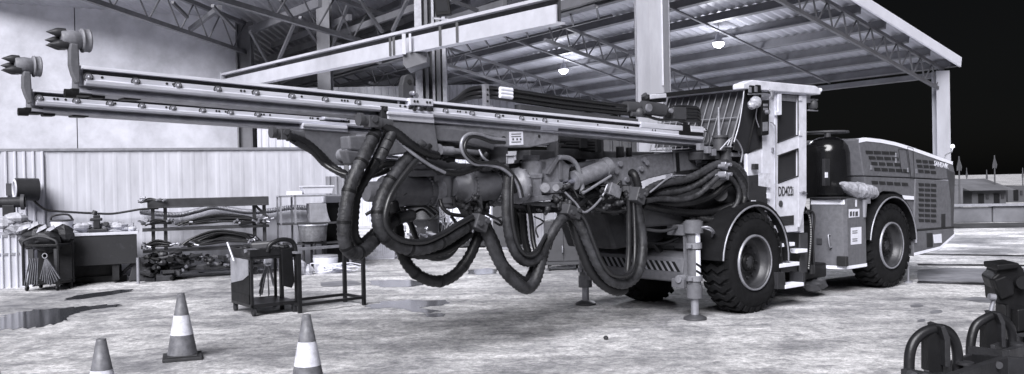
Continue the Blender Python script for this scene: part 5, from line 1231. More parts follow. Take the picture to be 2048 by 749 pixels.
def wrench(b, x, z, L, lean, y=-.05):
    b.bar((x, y, z), (x+lean, y, z-L), .022, .010); b.cyl((x, y-.006, z), (x, y+.006, z), .028, seg=8); b.cyl((x+lean, y-.006, z-L), (x+lean, y+.006, z-L), .024, seg=8)
hk = empty('spanner_ring', (0, 0, 0)); hk.location = G(535, 610)+Vector((0, 0, .62)); hk.rotation_euler.z = r.rotation_euler.z
tag(hk, 'bunch of bright spanners hanging on the front of the larger trolley', 'spanners')
b = MB()
for i in range(11): b.bar((0+rnd.uniform(-.02, .02), -.03, .06), (rnd.uniform(-.17, .17), -.05, -.42+rnd.uniform(-.1, .12)), .024, .010)
b.build('spanner', 'lug', hk)
b = MB(); b.lathe([(-.006, .07), (.006, .07), (.006, .05), (-.006, .05)], (0, -.06, .05), (0, 1, 0), 16); b.mm((-.05, -.075, .03), (.05, -.065, .12)); b.build('carry_ring', 'decal', hk)
def clutter(name, root_loc, rz, label, cat, n, ext, mts, seed, size=(.03, .09), parent=None):
    rnd = random.Random(seed); o = empty(name, root_loc, rz); tag(o, label, cat)
    for k, mt in enumerate(mts):
        b = MB()
        for i in range(n):
            c = (rnd.uniform(0, ext[0]), rnd.uniform(0, ext[1]), rnd.uniform(.0, ext[2])); s_ = rnd.uniform(*size); t = rnd.random()
            rot = Matrix.Rotation(rnd.uniform(0, 3), 3, 'Z') @ Matrix.Rotation(rnd.uniform(-.5, .5), 3, 'X')
            if t < .35: b.box(c, (s_*1.8, s_*.7, s_*.6), rot=rot)
            elif t < .7: v = rot @ Vector((s_*1.8, 0, s_*.3)); b.cyl(Vector(c)-v*.6, Vector(c)+v*.6, s_*.25, seg=8)
            else: b.ball(c, s_*.5, seg=8, sz=(1.2, 1, .7), jit=.15, rnd=rnd)
        b.build('hand_tools' if k == 0 else 'small_parts', mt, o)
    return o
cl = clutter('tool_pile', pf+Vector((0, 0, hh-.15)), r.rotation_euler.z, 'jumble of hand tools heaped in the top tray of the larger trolley', 'tools', 20, (Lx*.9, Ly, .13), ['dark', 'galv', 'mid'], 8)
b = MB(); o = empty('stick', G(462, 560)+Vector((0, .0, 0))); o.location = W(468, 515, 12.9); tag(o, 'pale stick poking up out of the tool pile', 'stick')
b.bar((0, 0, -.05), (-.09, 0, .22), .035, .02); b.build('shaft', 'decal', o)
cz = empty('folded_tarp', W(515, 500, 12.95)); tag(cz, 'dark folded tarpaulin lying on top of the larger trolley', 'tarpaulin'); b = MB(); b.prism([(-.12, 0, .10), (.22, 0, .12), (.2, 0, -.08), (-.05, 0, -.12)], (0, .3, 0)); b.build('sheet', 'mid', cz, .03)

# ---- welded steel table frame beside it
t0 = G(600, 627); t1 = G(728, 611); t2 = G(683, 601)
r = empty('table_frame', t0, math.atan2(t1.y-t0.y, t1.x-t0.x)); tag(r, 'bare welded steel table frame with one bright top rail', 'frame'); lt = local(r)
L = (t1-t0).length; dp = .55; hz_ = W(683, 489, t2.y).z
b = MB()
for x in (0, L):
    for y in (0, dp): b.mm((x-.025, y-.025, 0), (x+.025, y+.025, hz_-.03))
b.build('leg', 'steel_frame', r)
b = MB()
for y in (0, dp): b.mm((0, y-.02, .10), (L, y+.02, .14)); 
b.mm((0-.02, 0, .10), (.02, dp, .139)); b.mm((L-.02, 0, .10), (L+.02, dp, .139)); b.build('lower_rail', 'steel_frame', r)
b = MB(); b.mm((-.05, dp-.03, hz_-.03), (L*.96, dp+.03, hz_+.01)); b.mm((-.05, -.03, hz_-.03), (-.0, dp, hz_)); b.build('top_rail', 'galv', r)

# ---- second trolley by the wall bench
q0 = G(48, 583); q1 = G(118, 582)
r = empty('tool_trolley', q0, math.atan2(q1.y-q0.y, q1.x-q0.x)); tag(r, 'smaller tool trolley parked against the steel workbench', 'trolley'); L = (q1-q0).length; hh = W(50, 488, 16.25).z
b = MB()
for x in (0, L):
    for y in (0, .5): b.mm((x-.02, y-.02, .1), (x+.02, y+.02, hh))
b.mm((0, 0, .12), (L, .5, .16)); b.mm((0, 0, hh-.06), (L, .5, hh-.02)); b.mm((0, .46, .16), (L, .5, hh)); b.build('trolley_frame', 'steel_frame', r, .005)
b = MB(); b.tube([(0, -.02, hh-.02), (.05, -.03, hh+.06), (L*.5, -.03, hh+.13), (L-.05, -.03, hh+.06), (L, -.02, hh-.02)], .022); b.build('push_handle', 'rack', r)
b = MB(); b.mm((.10, -.02, .16), (.2, .0, hh-.1)); b.mm((L-.07, -.02, .16), (L, .0, hh-.1)); b.build('side_sheet', 'rack', r)
for x in (.04, L-.04):
    for y in (.03, .47): c_ = MB(); c_.cyl((x-.015, y, .05), (x+.015, y, .05), .05, seg=14); c_.box((x, y, .10), (.05, .04, .05)); c_.build('castor', 'dark', r)
hk = empty('spanner_ring', W(92, 516, 16.1)); tag(hk, 'fan of long spanners hanging on the smaller trolley', 'spanners'); b = MB()
for i in range(9): b.bar((.0, -.01, .02), (-.10+i*.045, -.03, -.50+abs(i-4)*.03), .03, .012)
for i in range(6): b.bar((-.14-i*.03, .0, .0), (-.16-i*.045, -.02, -.48), .03, .012)
b.build('spanner', 'lug', hk); b = MB(); b.lathe([(-.006, .05), (.006, .05), (.006, .035), (-.006, .035)], (0, -.04, .04), (0, 1, 0), 14); b.build('carry_ring', 'galv', hk)
bag = empty('waste_bag', W(85, 492, 16.5)); tag(bag, 'crumpled dark bags and rags heaped over the smaller trolley', 'bags'); rnd = random.Random(2)
b = MB()
for x, z, s_ in ((-.3, .1, .22), (-.12, .2, .24), (.1, .16, .22), (.28, .2, .2), (.02, .05, .25)): b.ball((x, rnd.uniform(0, .3), z), s_, seg=12, sz=(1.1, .8, .8), jit=.2, rnd=rnd)
b.build('bag', 'dark', bag); b = MB()
for x, z, s_ in ((-.28, .26, .14), (.05, .24, .10), (.2, .22, .09), (-.1, .3, .1)): b.prism([(x-s_, -.12, z), (x+s_, -.12, z+.10), (x+s_*.8, -.12, z+.16), (x-s_*.6, -.1, z+.1)], (0, .02, 0))
b.build('torn_wrap', 'cloth', bag)

# ---- steel workbench
def wallpt(px, off):
    rr = ray(px, 540); rr = Vector((rr.x, rr.y)); o_ = wa+wn*off; t = (o_.x*wd.y-o_.y*wd.x)/(rr.x*wd.y-rr.y*wd.x); return Vector((rr.x*t, rr.y*t, 0))
WANG = math.atan2(wd.y, wd.x)
p0, p1 = wallpt(112, 1.15), wallpt(275, 1.15); L = (p1-p0).length
zt = W(200, 466, (p0.y+p1.y)/2).z
r = empty('workbench', p0, WANG); tag(r, 'heavy blackened steel workbench with a scuffed front plate', 'workbench')
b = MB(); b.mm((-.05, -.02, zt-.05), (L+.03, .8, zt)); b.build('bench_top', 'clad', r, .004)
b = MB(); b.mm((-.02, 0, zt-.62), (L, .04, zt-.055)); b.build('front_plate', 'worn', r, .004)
b = MB(); b.mm((0, .42, .05), (L-.3, .74, zt-.06)); b.mm((0, .05, .05), (.12, .7, zt-.1)); b.mm((L-.45, .05, .05), (L-.33, .7, zt-.1)); b.mm((0, .35, .0), (L-.2, .75, .12)); b.build('bench_base', 'bench', r)
b = MB(); b.bar((L-.05, .05, zt-.6), (L-.35, .3, .1), .05, .05); b.build('brace', 'bench', r)
vz = empty('bench_vise', r.location+Vector((wd.x, wd.y, 0))*(L*.5)+Vector((wd.y, -wd.x, 0))*-.2+Vector((0, 0, zt)), WANG); tag(vz, 'dark bench vise bolted on the steel workbench', 'vise')
b = MB(); b.mm((-.16, -.08, 0), (.2, .1, .07)); b.mm((-.06, -.06, .07), (.06, .06, .34)); b.mm((-.12, -.07, .22), (.1, .07, .28)); b.cyl((-.05, 0, .34), (-.02, 0, .42), .06, .04); b.build('vise_body', 'dark', vz, .02)
b = MB(); b.cyl((.1, -.02, .16), (.22, -.02, .16), .02); b.mm((.12, -.06, .12), (.2, .02, .2)); b.build('vise_jaw', 'mid', vz, .01)
for px, w, h, mt, nm, lab, cat in ((170, .16, .22, 'cloth', 'rag_heap', 'single upright pale rag between the small tub and the bench vise', 'rag'), (245, .40, .18, 'cloth', 'rag_heap', 'wide heap of pale rags on the workbench end nearest the hose rack', 'rag')):
    q = wallpt(px, .85); o = empty(nm, Vector((q.x, q.y, zt)), WANG); tag(o, lab, cat); rnd = random.Random(px); b = MB()
    for i in range(7): b.ball((rnd.uniform(-w, w), rnd.uniform(-.1, .1), rnd.uniform(.04, h*.7)), rnd.uniform(.06, .11), seg=10, sz=(1.5, 1, .7), jit=.22, rnd=rnd)
    b.build('rag', mt, o)
q = wallpt(126, .9); o = empty('plastic_tub', Vector((q.x, q.y, zt)), WANG); tag(o, 'small pale tub with a dark lid on the workbench end', 'tub')
b = MB(); b.lathe([(0, .16), (.22, .2), (.24, .2)], (0, 0, 0), (0, 0, 1), 18); b.build('tub', 'decal', o); b = MB(); b.tube([(-.2, 0, .22), (-.15, 0, .34), (.1, 0, .36), (.2, 0, .24)], .02); b.build('handle', 'dark', o); b = MB(); b.cyl((0, 0, .24), (0, 0, .265), .21); b.build('lid', 'mid', o)

# bits against the wall left of the trolley
q = wallpt(15, .9); o = empty('wall_cupboard', q, WANG); tag(o, 'low pale ribbed cupboard against the ribbed cladding beside the smaller trolley', 'cupboard'); b = MB(); b.mm((-.5, .03, 0), (.42, .5, 1.05)); corrugated(b, (-.5, 0, 0), (.46, 0, 0), 0, 1.0, .12, .03); b.build('carcass', 'clad', o)
b = MB(); b.mm((-.48, -.02, .62), (.2, .0, .66)); b.mm((-.48, -.02, .96), (.3, .0, 1.0)); b.build('shelf_edge', 'galv', o)
q2 = W(15, 420, q.y-.1); o = empty('bench_grinder', Vector((q2.x, q2.y, 1.06)), WANG); tag(o, 'dark bench grinder on the ribbed cupboard', 'grinder'); b = MB(); b.cyl((-.28, .2, .55), (.28, .2, .55), .1, seg=16); b.mm((-.1, .1, 0), (.1, .3, .5)); b.build('motor', 'dark', o, .01)
b = MB(); b.cyl((.2, .2, .55), (.26, .2, .55), .15, seg=18); b.cyl((-.26, .2, .55), (-.2, .2, .55), .15, seg=18); b.build('grinding_wheel', 'mid', o)
q3 = wallpt(30, 1.0); o = empty('rag_heap', Vector((q3.x, q3.y, 1.06)), WANG); tag(o, 'pale crumpled sheet draped on the ribbed cupboard', 'rag'); b = MB(); rnd = random.Random(9)
for i in range(6): b.ball((rnd.uniform(-.25, .3), rnd.uniform(0, .2), rnd.uniform(.02, .3)), .15, seg=12, sz=(1.4, .8, .7), jit=.2, rnd=rnd)
b.build('rag', 'cloth', o)

# ---- hose reel on the wall with its hose
q = wallpt(50, .28); z = W(50, 379, q.y).z
hr = empty('hose_reel', Vector((q.x, q.y, z)), WANG); tag(hr, 'dark round retractable hose reel mounted on the corrugated wall', 'hose reel')
b = MB(); b.cyl((-.12, -.12, 0), (.26, .0, -.01), .22, seg=28); b.build('drum_case', 'dark', hr, .03)
b = MB(); b.lathe([(0, .20), (-.02, .2), (-.02, .14), (0, .14)], (-.125, -.124, 0), (.95, .3, 0), 28); b.build('case_ring', 'clad', hr)
b = MB(); b.mm((-.3, .05, -.12), (-.1, .25, .12)); b.build('wall_mount', 'mid', hr)
def dangle(name, pts, off, rr, label, mt='thin'):
    P = [Vector((wallpt(x, off).x, wallpt(x, off).y, W(x, y, wallpt(x, off).y).z)) for x, y in pts]
    b = MB(); b.tube(P, rr, seg=8); o = b.build(name, mt); tag(o, label, 'hose'); return o
dangle('air_hose', [(68, 398), (82, 412), (100, 421), (150, 425), (190, 427), (225, 428), (260, 423), (285, 419), (320, 417)], .25, .022, 'long dark air hose looping from the wall reel to the hose rack')
P = [Vector((wallpt(x, .15).x, wallpt(x, .15).y, W(x, y, wallpt(x, .15).y).z)) for x, y in [(285, 424), (320, 428), (360, 430), (400, 421), (430, 414), (470, 420), (500, 424), (540, 422), (590, 415), (640, 418)]]
SP = smooth_path(P, 14); co = []
for i, p in enumerate(SP):
    for k in range(4): a = (i*4+k)*PI/2; co.append(p+Vector((0, math.cos(a)*.05, math.sin(a)*.05)))
b = MB(); b.tube(co, .013, seg=5, k=3); o = b.build('coiled_hose', 'galv'); tag(o, 'coiled spiral air line strung along the wall above the hose rack', 'hose')

# ---- hose rack
p0, p1 = wallpt(292, .95), wallpt(540, .95); L = (p1-p0).length; Ym = (p0.y+p1.y)/2
r = empty('hose_rack', p0, WANG); tag(r, 'long open steel rack with a solid top beam, loaded with hoses', 'rack')
zz = lambda py: W(420, py, Ym).z
b = MB()
for x in (.15, .38, L-.28, L-.08):
    for y in (.1,): b.mm((x-.035, y-.03, 0), (x+.035, y+.03, zz(404)))
b.bar((L-.3, .1, zz(410)), (L-.0, .1, zz(440)), .05, .05); b.build('upright', 'rack', r)
b = MB(); b.mm((.05, -.05, zz(412)), (L, .3, zz(396))); b.mm((.05, -.07, zz(414)), (L, -.045, zz(411))); b.build('top_beam', 'rack', r, .01)
for py in (455, 497, 535):
    b = MB(); b.mm((-.05 if py < 500 else .3, -.03, zz(py)-.04), (L, .5, zz(py)+.01)); b.build('shelf', 'rack', r)
def bundle(px0, px1, py, sag, n, seed, label, rr=.018, zoff=0):
    rnd = random.Random(seed); a = wallpt(px0, .98); c = wallpt(px1, .98); Lb = (c-a).length
    o = empty('hose_bundle', Vector((a.x, a.y, W(px0, py, a.y).z)), WANG); tag(o, label, 'hoses', 'hose bundles lying on the rack shelves')
    for k in range(n):
        h = sag*(.25+.75*k/n)*rnd.uniform(.9, 1.1); x0_ = rnd.uniform(0, .2*Lb); x1_ = Lb-rnd.uniform(0, .16*Lb); y_ = rnd.uniform(-.12, .25)
        b = MB(); b.tube([(x0_-.03, y_, rnd.uniform(0, .05)), (x0_+.15*Lb, y_, h*.6), (x0_*.5+x1_*.5, y_+.03, h), (x1_-.12*Lb, y_, h*.7), (x1_, y_, rnd.uniform(.02, .06))], rr*rnd.uniform(.8, 1.2), seg=7, k=6); b.build('hose', 'thin', o)
    b = MB()
    for k in range(n): x = rnd.choice((rnd.uniform(0, .18*Lb), rnd.uniform(.8*Lb, Lb))); y_ = rnd.uniform(-.25, .0); z_ = rnd.uniform(.02, .12); b.cyl((x, y_, z_), (x+rnd.uniform(-.1, .1), y_-.04, z_+rnd.uniform(-.03, .05)), .022, seg=8)
    b.build('hose_coupling', 'galv', o)
bundle(352, 535, 452, .22, 9, 1, 'dark hoses arched over the middle shelf of the rack')
bundle(362, 525, 495, .30, 16, 2, 'thick dark stack of arched hoses on the low shelf of the rack', .024)
bundle(285, 350, 452, .12, 7, 3, 'short hoses bunched on the middle shelf at the broom end of the rack')
bundle(285, 350, 497, .16, 9, 4, 'short hoses bunched on the low shelf at the broom end of the rack', .02)
bundle(280, 330, 407, .10, 6, 5, 'tangled hose ends lying across the rack top beam', .014)
bundle(470, 545, 450, .08, 6, 6, 'bright fittings and short hoses on the middle shelf beside the angle-iron shelves', .014)
q = wallpt(345, 1.15); clutter('scrap_pile', Vector((q.x, q.y, zz(537))), WANG, 'scrap fittings and oily parts heaped on the rack bottom shelf', 'scrap', 26, (1.6, .4, .30), ['dark', 'galv', 'mid'], 31, (.06, .14))
q = wallpt(285, 1.3); clutter('scrap_pile', Vector((q.x, q.y, .0)), WANG, 'dark oily scrap heaped on the ground beside the broom', 'scrap', 24, (.7, .4, .55), ['dark', 'black', 'mid'], 32, (.08, .18))
q = wallpt(285, 1.0); o = empty('yard_broom', q, WANG); tag(o, 'wide broom head leaning between workbench and hose rack', 'broom'); b = MB(); b.prism([(-.14, -.05, .46), (.02, -.05, .46), (.30, -.05, .02), (-.26, -.05, .02)], (0, .14, 0)); b.build('bristles', 'rack', o, .01); b = MB(); b.cyl((-.1, .0, .46), (-.16, .1, 1.15), .018); b.build('handle', 'galv', o)
b = MB(); q = wallpt(276, 1.5); o = empty('prop_post', q); tag(o, 'short pale post standing at the workbench foot beside the broom', 'post'); b.cyl((0, 0, 0), (0, 0, .5), .03); b.build('post', 'galv', o)

# ---- shelf unit with boxes
p0, p1 = wallpt(562, 1.0), wallpt(700, 1.0); L = (p1-p0).length; Ym = (p0.y+p1.y)/2; zz = lambda py: W(620, py, Ym).z
r = empty('shelf_unit', p0, WANG); tag(r, 'open angle-iron shelf unit holding the grey flared hopper', 'shelves')
b = MB()
for x in (.02, .32, 1.45):
    for y in (0, .5): b.mm((x-.02, y-.02, 0), (x+.02, y+.02, zz(391)))
b.build('upright', 'galv', r)
for py in (391, 446, 486):
    b = MB(); b.mm((0, -.02, zz(py)-.03), (1.5, .52, zz(py)+.0)); b.build('shelf', 'galv' if py < 400 else 'rack', r)
def crate(name, px0, px1, py0, py1, off, mt, label, cat, taper=0, d=.45):
    a = wallpt(px0, off); c = wallpt(px1, off); Lb = (c-a).length; zb_ = W(px0, py1, a.y).z; zt_ = W(px0, py0, a.y).z
    o = empty(name, Vector((a.x, a.y, zb_)), WANG); tag(o, label, cat); h = zt_-zb_
    return o, Lb, h
o, Lb, h = crate('storage_tub', 612, 668, 372, 390, 1.0, 'clad', 'long pale lidded tub on top of the shelf unit', 'tub'); b = MB(); b.prism([(0, 0, .01), (Lb, 0, .01), (Lb+.03, 0, h*.8), (-.03, 0, h*.8)], (0, .4, 0)); b.build('tub', 'clad', o, .01); b = MB(); b.mm((-.05, -.02, h*.8), (Lb+.05, .42, h)); b.build('lid', 'clad', o, .01)
o, Lb, h = crate('paper_stack', 580, 608, 383, 391, 1.0, 'decal', 'small stack of pale sheets on the shelf unit top', 'paper'); b = MB(); b.mm((0, 0, .003), (Lb, .3, h)); b.build('sheets', 'decal', o, .004)
o, Lb, h = crate('steel_hopper', 622, 662, 408, 447, .95, 'card', 'grey flared hopper standing on the shelf unit', 'hopper'); b = MB(); b.prism([(0, 0, h), (Lb*.8, 0, h), (Lb*.86, 0, h*.5), (Lb, 0, .01), (.02, 0, .01)], (0, .45, 0)); b.build('hopper_body', 'card', o, .01); b = MB(); b.tube([(Lb*.8, -.01, h), (Lb*.86, -.01, h*.5), (Lb, -.01, .02)], .012); b.build('edge_bead', 'galv', o)
o, Lb, h = crate('mesh_bin', 602, 662, 452, 486, 1.25, 'bin', 'dark round mesh bin in front of the shelf unit', 'bin'); b = MB(); b.lathe([(0, Lb*.44), (h, Lb*.5), (h-.01, Lb*.46)], (Lb/2, .3, 0.01), (0, 0, 1), 28)
b.build('bin_wall', 'bin', o); b = MB(); b.lathe([(h-.02, Lb*.505), (h+.015, Lb*.515), (h+.015, Lb*.47)], (Lb/2, .3, 0), (0, 0, 1), 28, caps=False); b.build('bin_rim', 'galv', o)
b = MB()
for a in (0, 1.57, 3.14, 4.71): b = MB(); b.cyl((Lb/2+math.cos(a)*.2, .3+math.sin(a)*.2, -o.location.z), (Lb/2+math.cos(a)*.2, .3+math.sin(a)*.2, .02), .025, seg=8); b.build('leg', 'dark', o)
o, Lb, h = crate('black_cabinet', 655, 690, 406, 470, .6, 'black', 'black open cabinet beside the grey hopper', 'cabinet'); b = MB(); b.mm((0, .0, -o.location.z+.02), (Lb, .5, h)); b.build('carcass', 'black', o, .01); b = MB(); b.mm((0, -.02, h), (Lb+.3, .4, h+.14)); b.build('top_board', 'clad', o)
o, Lb, h = crate('cloth_bag', 576, 608, 493, 512, 1.6, 'cloth', 'white crumpled bag on the ground behind the table frame', 'bag'); rnd = random.Random(6); b = MB(); b.ball((.2, 0, .14-o.location.z), .18, seg=14, jit=.16, rnd=rnd); b.ball((.4, .0, .08-o.location.z), .12, seg=12, jit=.16, rnd=rnd); b.build('bag', 'cloth', o)
q = wallpt(632, 1.6); o = empty('tangled_wire', q, WANG); tag(o, 'tangle of pale wire on the ground in front of the shelf unit', 'wire'); rnd = random.Random(12); b = MB()
for k in range(6):
    x = rnd.uniform(0, .5); pts = [(x, 0, .02)]
    for j in range(6): pts.append((x+rnd.uniform(-.1, .7), rnd.uniform(-.3, .3), rnd.uniform(.02, .22)))
    b.tube(pts, .010, seg=5)
b.build('wire', 'decal', o)
o, Lb, h = crate('plastic_drum', 632, 668, 487, 512, 1.35, 'clad', 'squat pale drum behind the wire tangle', 'drum'); b = MB(); b.lathe([(0, .22), (.3, .26), (.34, .24)], (.2, 0, .0), (0, 0, 1), 22); b.build('drum_body', 'clad', o); o.location.z = 0; b = MB(); b.lathe([(.33, .255), (.36, .255), (.36, .1)], (.2, 0, 0), (0, 0, 1), 22); b.build('drum_lid', 'cladg', o)

# ---- machines and stores seen through the hoses
def wheelie(name, px0, px1, py0, py1, label, cat, mt='dark', extra=None):
    a = G(px0, py1); c = G(px1, py1); h = W(px0, py0, a.y).z; o = empty(name, a); tag(o, label, cat); Lb = (c-a).length
    return o, Lb, h
o, Lb, h = wheelie('pallet_cage', 730, 785, 505, 520, 'low pale wire cage on the ground beyond the hose loop', 'cage'); b = MB(); h = .42
for i in range(16): b.cyl((Lb*i/15, 0, 0), (Lb*i/15, 0, h), .011, seg=6)
for i in range(16): b.cyl((Lb*i/15, .5, 0), (Lb*i/15, .5, h), .011, seg=6)
for z_ in (.02, h): b.bar((0, 0, z_), (Lb, 0, z_), .03, .03); b.bar((0, .5, z_), (Lb, .5, z_), .03, .03); b.bar((0, 0, z_), (0, .5, z_), .03, .03); b.bar((Lb, 0, z_), (Lb, .5, z_), .03, .03)
b.build('wire_side', 'clad', o)
o, Lb, h = wheelie('rolling_cabinet', 1092, 1166, 442, 543, 'tall dark rolling cabinet on castors seen under the boom', 'cabinet'); b = MB(); b.mm((0, 0, .12), (Lb, .6, h)); b.build('carcass', 'mid', o, .012)
b = MB(); b.mm((.03, -.02, .2), (Lb*.48, -.002, h-.06)); b.mm((Lb*.5, -.02, .2), (Lb-.03, -.002, h-.06)); b.build('cabinet_door', 'mid', o, .006)
for x in (.08, Lb-.08):
    for y in (.06, .54): c_ = MB(); c_.cyl((x-.02, y, .06), (x+.02, y, .06), .06, seg=14); c_.box((x, y, .12), (.08, .05, .04)); c_.build('castor', 'dark', o)
b = MB(); b.tube([(Lb*.45, -.03, h*.5), (Lb*.45, -.08, h*.48), (Lb*.45, -.08, h*.38), (Lb*.45, -.03, h*.36)], .012, k=3); b.build('door_handle', 'galv', o)
items = [('oil_drum', 815, 862, 408, 502, 'dark oil drum behind the hose loops below the first roll-over drum', 'oil drum'), ('tool_cupboard', 985, 1010, 398, 500, 'narrow grey tool cupboard seen between hoses', 'cupboard')]
a = G(816, 503); o = empty('oil_drum', a); tag(o, items[0][5], 'oil drum'); h = W(816, 408, a.y).z; b = MB(); Rr = .40
b.lathe([(0, Rr), (h*.33, Rr), (h*.35, Rr+.02), (h*.37, Rr), (h*.64, Rr), (h*.66, Rr+.02), (h*.68, Rr), (h, Rr)], (Rr, Rr, 0), (0, 0, 1), 28); b.build('drum_body', 'dark', o); b = MB(); b.lathe([(h-.02, Rr+.015), (h+.02, Rr+.015), (h+.02, Rr-.03)], (Rr, Rr, 0), (0, 0, 1), 28, caps=False); b.build('drum_rim', 'galv', o)
a = G(984, 500); o = empty('tool_cupboard', a); tag(o, items[1][5], 'cupboard'); h = W(984, 404, a.y).z; b = MB(); b.mm((0, 0, 0), (.7, .5, h)); b.build('carcass', 'cladg', o, .01); b = MB(); b.mm((.04, -.02, .08), (.66, -.002, h-.05)); b.build('cupboard_door', 'mid', o, .006)
a = G(860, 498); o = empty('pump_skid', a); tag(o, 'pump skid of pipes and valves in the shadows behind the hose loops', 'pump'); b = MB(); b.mm((0, 0, .05), (1.5, .7, .15)); b.build('skid', 'dark', o)
b = MB(); b.cyl((.2, .3, .5), (1.0, .3, .5), .2, seg=20); b.cyl((1.1, .3, .15), (1.1, .3, 1.1), .09); b.cyl((.4, .3, .15), (.4, .3, .4), .08); b.mm((.15, .1, .14), (.9, .5, .3)); b.build('pump_body', 'mid', o, .01)
b = MB(); rnd = random.Random(21)
for i in range(12): x = rnd.uniform(0, 1.4); b.tube([(x, .1, .2), (x+rnd.uniform(-.3, .3), .05, .6), (x+rnd.uniform(-.3, .3), .1, 1.0), (x+rnd.uniform(-.2, .2), .2, 1.25)], .016, seg=6)
b.build('pipe_run', 'galv', o)
q = G(740, 512); clutter('scrap_pile', q, 0, 'pale and dark stores stacked on the ground behind the upright hose', 'stores', 16, (1.6, .6, .7), ['mid', 'clad', 'galv'], 41, (.1, .24))
q = G(905, 490); clutter('parts_pile', q, 0, 'spare parts stacked in the light behind the hanging hoses', 'parts', 14, (1.4, .6, .9), ['dark', 'clad', 'mid'], 42, (.1, .22))
q = G(1040, 475); o = empty('wire_cage', q); tag(o, 'tall white wire mesh cage behind the boom knuckle', 'cage'); b = MB(); h = 1.2
for i in range(13):
    b.cyl((i*.12, 0, 0), (i*.12, 0, h), .012, seg=5)
for i in range(9): b.cyl((0, 0, i*h/8), (1.44, 0, i*h/8), .012, seg=5)
b.build('mesh_side', 'clad', o); b = MB(); b.mm((.1, .3, 0), (1.3, 1.0, .95)); b.build('wrapped_load', 'cloth', o, .05)

# ---- foreground steel frame with hoop guards
fr = empty('implement_frame', G(1960, 749)); tag(fr, 'black steel implement frame with two thick hoop guards in the near corner', 'steel frame'); ll = local(fr)
Y1, Y2 = 5.2, 6.6
def Q(x, y, Y): return ll(W(x, y, Y))
# hoops stand on the frame rail: each a bent tube over a central upright plate
def hoop(path, plate, stiff, Y, r):
    P = [Q(x, y, Y+.012*i) for i, (x, y) in enumerate(path)]
    m = MB(); m.tube(P, r, seg=18, k=8); m.build('hoop_guard', 'steel_frame', fr)
    m = MB(); m.prism([Q(x, y, Y+.03) for x, y in plate], (0, .10, 0)); m.build('hoop_plate', 'black', fr, .004)
    m = MB(); m.prism([Q(x, y, Y-.03) for x, y in stiff], (0, .18, 0)); m.build('hoop_stiffener', 'dark', fr, .004)
hoop([(1818, 790), (1818, 745), (1820, 706), (1830, 681), (1850, 664), (1876, 658), (1896, 664), (1909, 682), (1915, 710), (1916, 760)], [(1857, 668), (1872, 664), (1887, 682), (1887, 745), (1857, 745)], [(1882, 655), (1890, 652), (1901, 676), (1902, 735), (1891, 735), (1890, 682)], 5.25, .031)
hoop([(1941, 730), (1941, 698), (1944, 672), (1953, 650), (1972, 637), (1990, 631), (2006, 638), (2018, 652), (2024, 672), (2026, 720)], [(1973, 642), (1988, 638), (2003, 652), (2003, 705), (1973, 705)], [(1994, 628), (2001, 627), (2011, 645), (2012, 695), (2004, 695), (2003, 650)], 6.5, .033)
def rail(x0_, y0_, Ya, x1_, y1_, Yb, w=.05, h=.12):
    a, c = Q(x0_, y0_, Ya), Q(x1_, y1_, Yb); m = MB(); m.bar(a-Vector((0, 0, h/2)), c-Vector((0, 0, h/2)), w, h); m.build('frame_rail', 'dark', fr, .004)
rail(1806, 737, 5.05, 1888, 752, 4.85, .05, .14)
rail(1888, 752, 4.85, 2010, 713, 5.55, .05, .14)
rail(1852, 741, 5.28, 1940, 709, 5.95, .03, .07)
rail(1940, 707, 6.0, 2010, 713, 5.55, .04, .09)
rail(2010, 713, 5.55, 2110, 722, 5.3, .05, .14)
rail(1942, 693, 6.25, 2012, 702, 5.95, .05, .08)
rail(2012, 700, 6.0, 2100, 672, 6.6, .05, .10)
rail(1985, 690, 6.4, 2060, 664, 7.1, .03, .06)
rail(2028, 664, 6.9, 2090, 668, 6.7, .10, .03)
m = MB(); m.cyl(Q(1930, 729, 5.3), Q(1930, 724, 5.3), .05, seg=20); m.cyl(Q(2036, 690, 6.2), Q(2036, 686, 6.2), .05, seg=20); m.build('boss_ring', 'dark', fr)
m = MB(); p0_ = Q(1985, 690, 6.8)
m.cyl(Q(1988, 597, 6.8), Q(1976, 645, 6.8), .016, seg=12); m.cyl(Q(1978, 594, 6.78), Q(1990, 595, 6.78), .026, seg=12); m.cyl(Q(1976, 645, 6.8), Q(1972, 672, 6.8), .018, seg=10); m.cyl(Q(1964, 672, 6.78), Q(1974, 670, 6.78), .03, seg=12); m.build('lever', 'galv', fr)
m = MB(); m.prism([Q(1993, 533, 6.9), Q(2040, 529, 6.9), Q(2048, 540, 6.9), Q(2060, 575, 6.9), Q(2070, 700, 6.9), Q(2015, 700, 6.9), Q(2013, 612, 6.9), Q(1992, 608, 6.9), Q(1990, 580, 6.9), Q(1983, 558, 6.9), Q(1995, 548, 6.9)], (.1, .35, 0)); m.build('winch_box', 'black', fr, .015)
m = MB(); m.prism([Q(1994, 530, 6.85), Q(2038, 526, 6.85), Q(2041, 536, 6.85), Q(1996, 542, 6.85)], (.05, .3, 0)); m.prism([Q(1990, 560, 6.86), Q(2012, 552, 6.86), Q(2030, 566, 6.86), Q(2028, 590, 6.86), Q(2004, 600, 6.86)], (0, .1, 0)); m.cyl(Q(2040, 566, 6.85), Q(2046, 566, 6.8), .05, seg=14); m.prism([Q(2035, 620, 6.8), Q(2062, 615, 6.8), Q(2062, 660, 6.8), Q(2036, 665, 6.8)], (0, .1, 0)); m.build('winch_cover', 'black', fr, .01)
m = MB(); 
for x, y, Y in ((1820, 742, 4.99), (1850, 747, 4.92), (1990, 722, 5.4)): c = Q(x, y+6, Y); m.cyl(c, c+Vector((0, -.05, 0)), .022, seg=10)
m.build('frame_bolt', 'mid', fr)
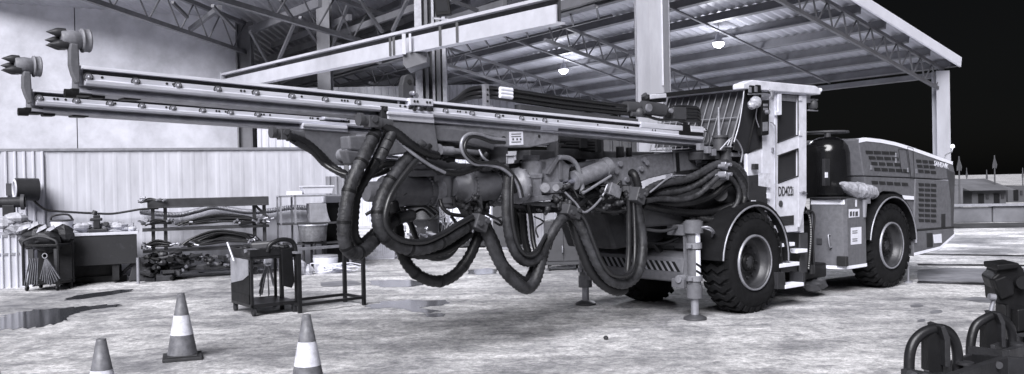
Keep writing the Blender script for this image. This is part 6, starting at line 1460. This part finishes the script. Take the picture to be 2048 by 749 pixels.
for x, y, Y in ((1826, 760, 5.1), (2010, 730, 5.55), (2012, 715, 5.98)):
    m = MB(); q_ = Q(x, y, Y); m.mm((q_.x-.03, q_.y-.03, 0), (q_.x+.03, q_.y+.03, q_.z)); m.build('support_leg', 'steel_frame', fr)
m = MB(); q_ = Q(2050, 705, 6.95); m.mm((q_.x-.12, q_.y-.04, 0), (q_.x+.1, q_.y+.3, q_.z)); m.build('winch_stand', 'black', fr)
for px, py in ((374+1024-186, 681),):
    o = empty('stone', G(1212, 680)); tag(o, 'single dark pebble lying on the open concrete', 'stone'); b = MB(); b.ball((0, 0, .02), .028, seg=10, jit=.15); b.build('stone_body', 'dark', o)

# ================================================================== light, sky, camera
w = bpy.data.worlds.new('World'); sc.world = w; w.use_nodes = True
nt = w.node_tree; bg = nt.nodes['Background']; sky = nt.nodes.new('ShaderNodeTexSky'); sky.sky_type = 'NISHITA'; sky.sun_disc = False
SEL, SAZ = math.radians(40), math.radians(200)     # azimuth of the light seen from the yard, clockwise from +Y
sky.sun_elevation = SEL; sky.sun_rotation = SAZ
hs = nt.nodes.new('ShaderNodeHueSaturation'); hs.inputs['Saturation'].default_value = .25
nt.links.new(sky.outputs[0], hs.inputs['Color']); nt.links.new(hs.outputs[0], bg.inputs[0]); bg.inputs[1].default_value = .0006
sl = bpy.data.lights.new('yard_flood_sun', 'SUN'); sl.energy = 5; sl.angle = math.radians(38); sl.color = (.975, .965, 1.0)
so = bpy.data.objects.new('yard_flood_sun', sl); C.objects.link(so)
dirv = Vector((math.sin(SAZ)*math.cos(SEL), math.cos(SAZ)*math.cos(SEL), math.sin(SEL)))
so.rotation_euler = dirv.to_track_quat('Z', 'Y').to_euler()

cam = bpy.data.cameras.new('camera'); cam.sensor_width = 36; cam.lens = F/2048*36; cam.clip_end = 800; cam.clip_start = .05
co_ = bpy.data.objects.new('camera', cam); C.objects.link(co_)
cr, sr = math.cos(ROL), math.sin(ROL); fwd = Vector((0, math.cos(PIT), math.sin(PIT))); up0 = Vector((0, -math.sin(PIT), math.cos(PIT))); x0v = Vector((1, 0, 0))
right = x0v*cr+up0*sr; up_ = -x0v*sr+up0*cr
M = Matrix(((right.x, up_.x, -fwd.x, 0), (right.y, up_.y, -fwd.y, 0), (right.z, up_.z, -fwd.z, H), (0, 0, 0, 1)))
co_.matrix_world = M; sc.camera = co_
sc.view_settings.view_transform = 'Standard'; sc.view_settings.look = 'None'; sc.view_settings.exposure = .52; sc.view_settings.gamma = 1
sc.cycles.max_bounces = 9; sc.cycles.diffuse_bounces = 6; sc.cycles.use_denoising = True
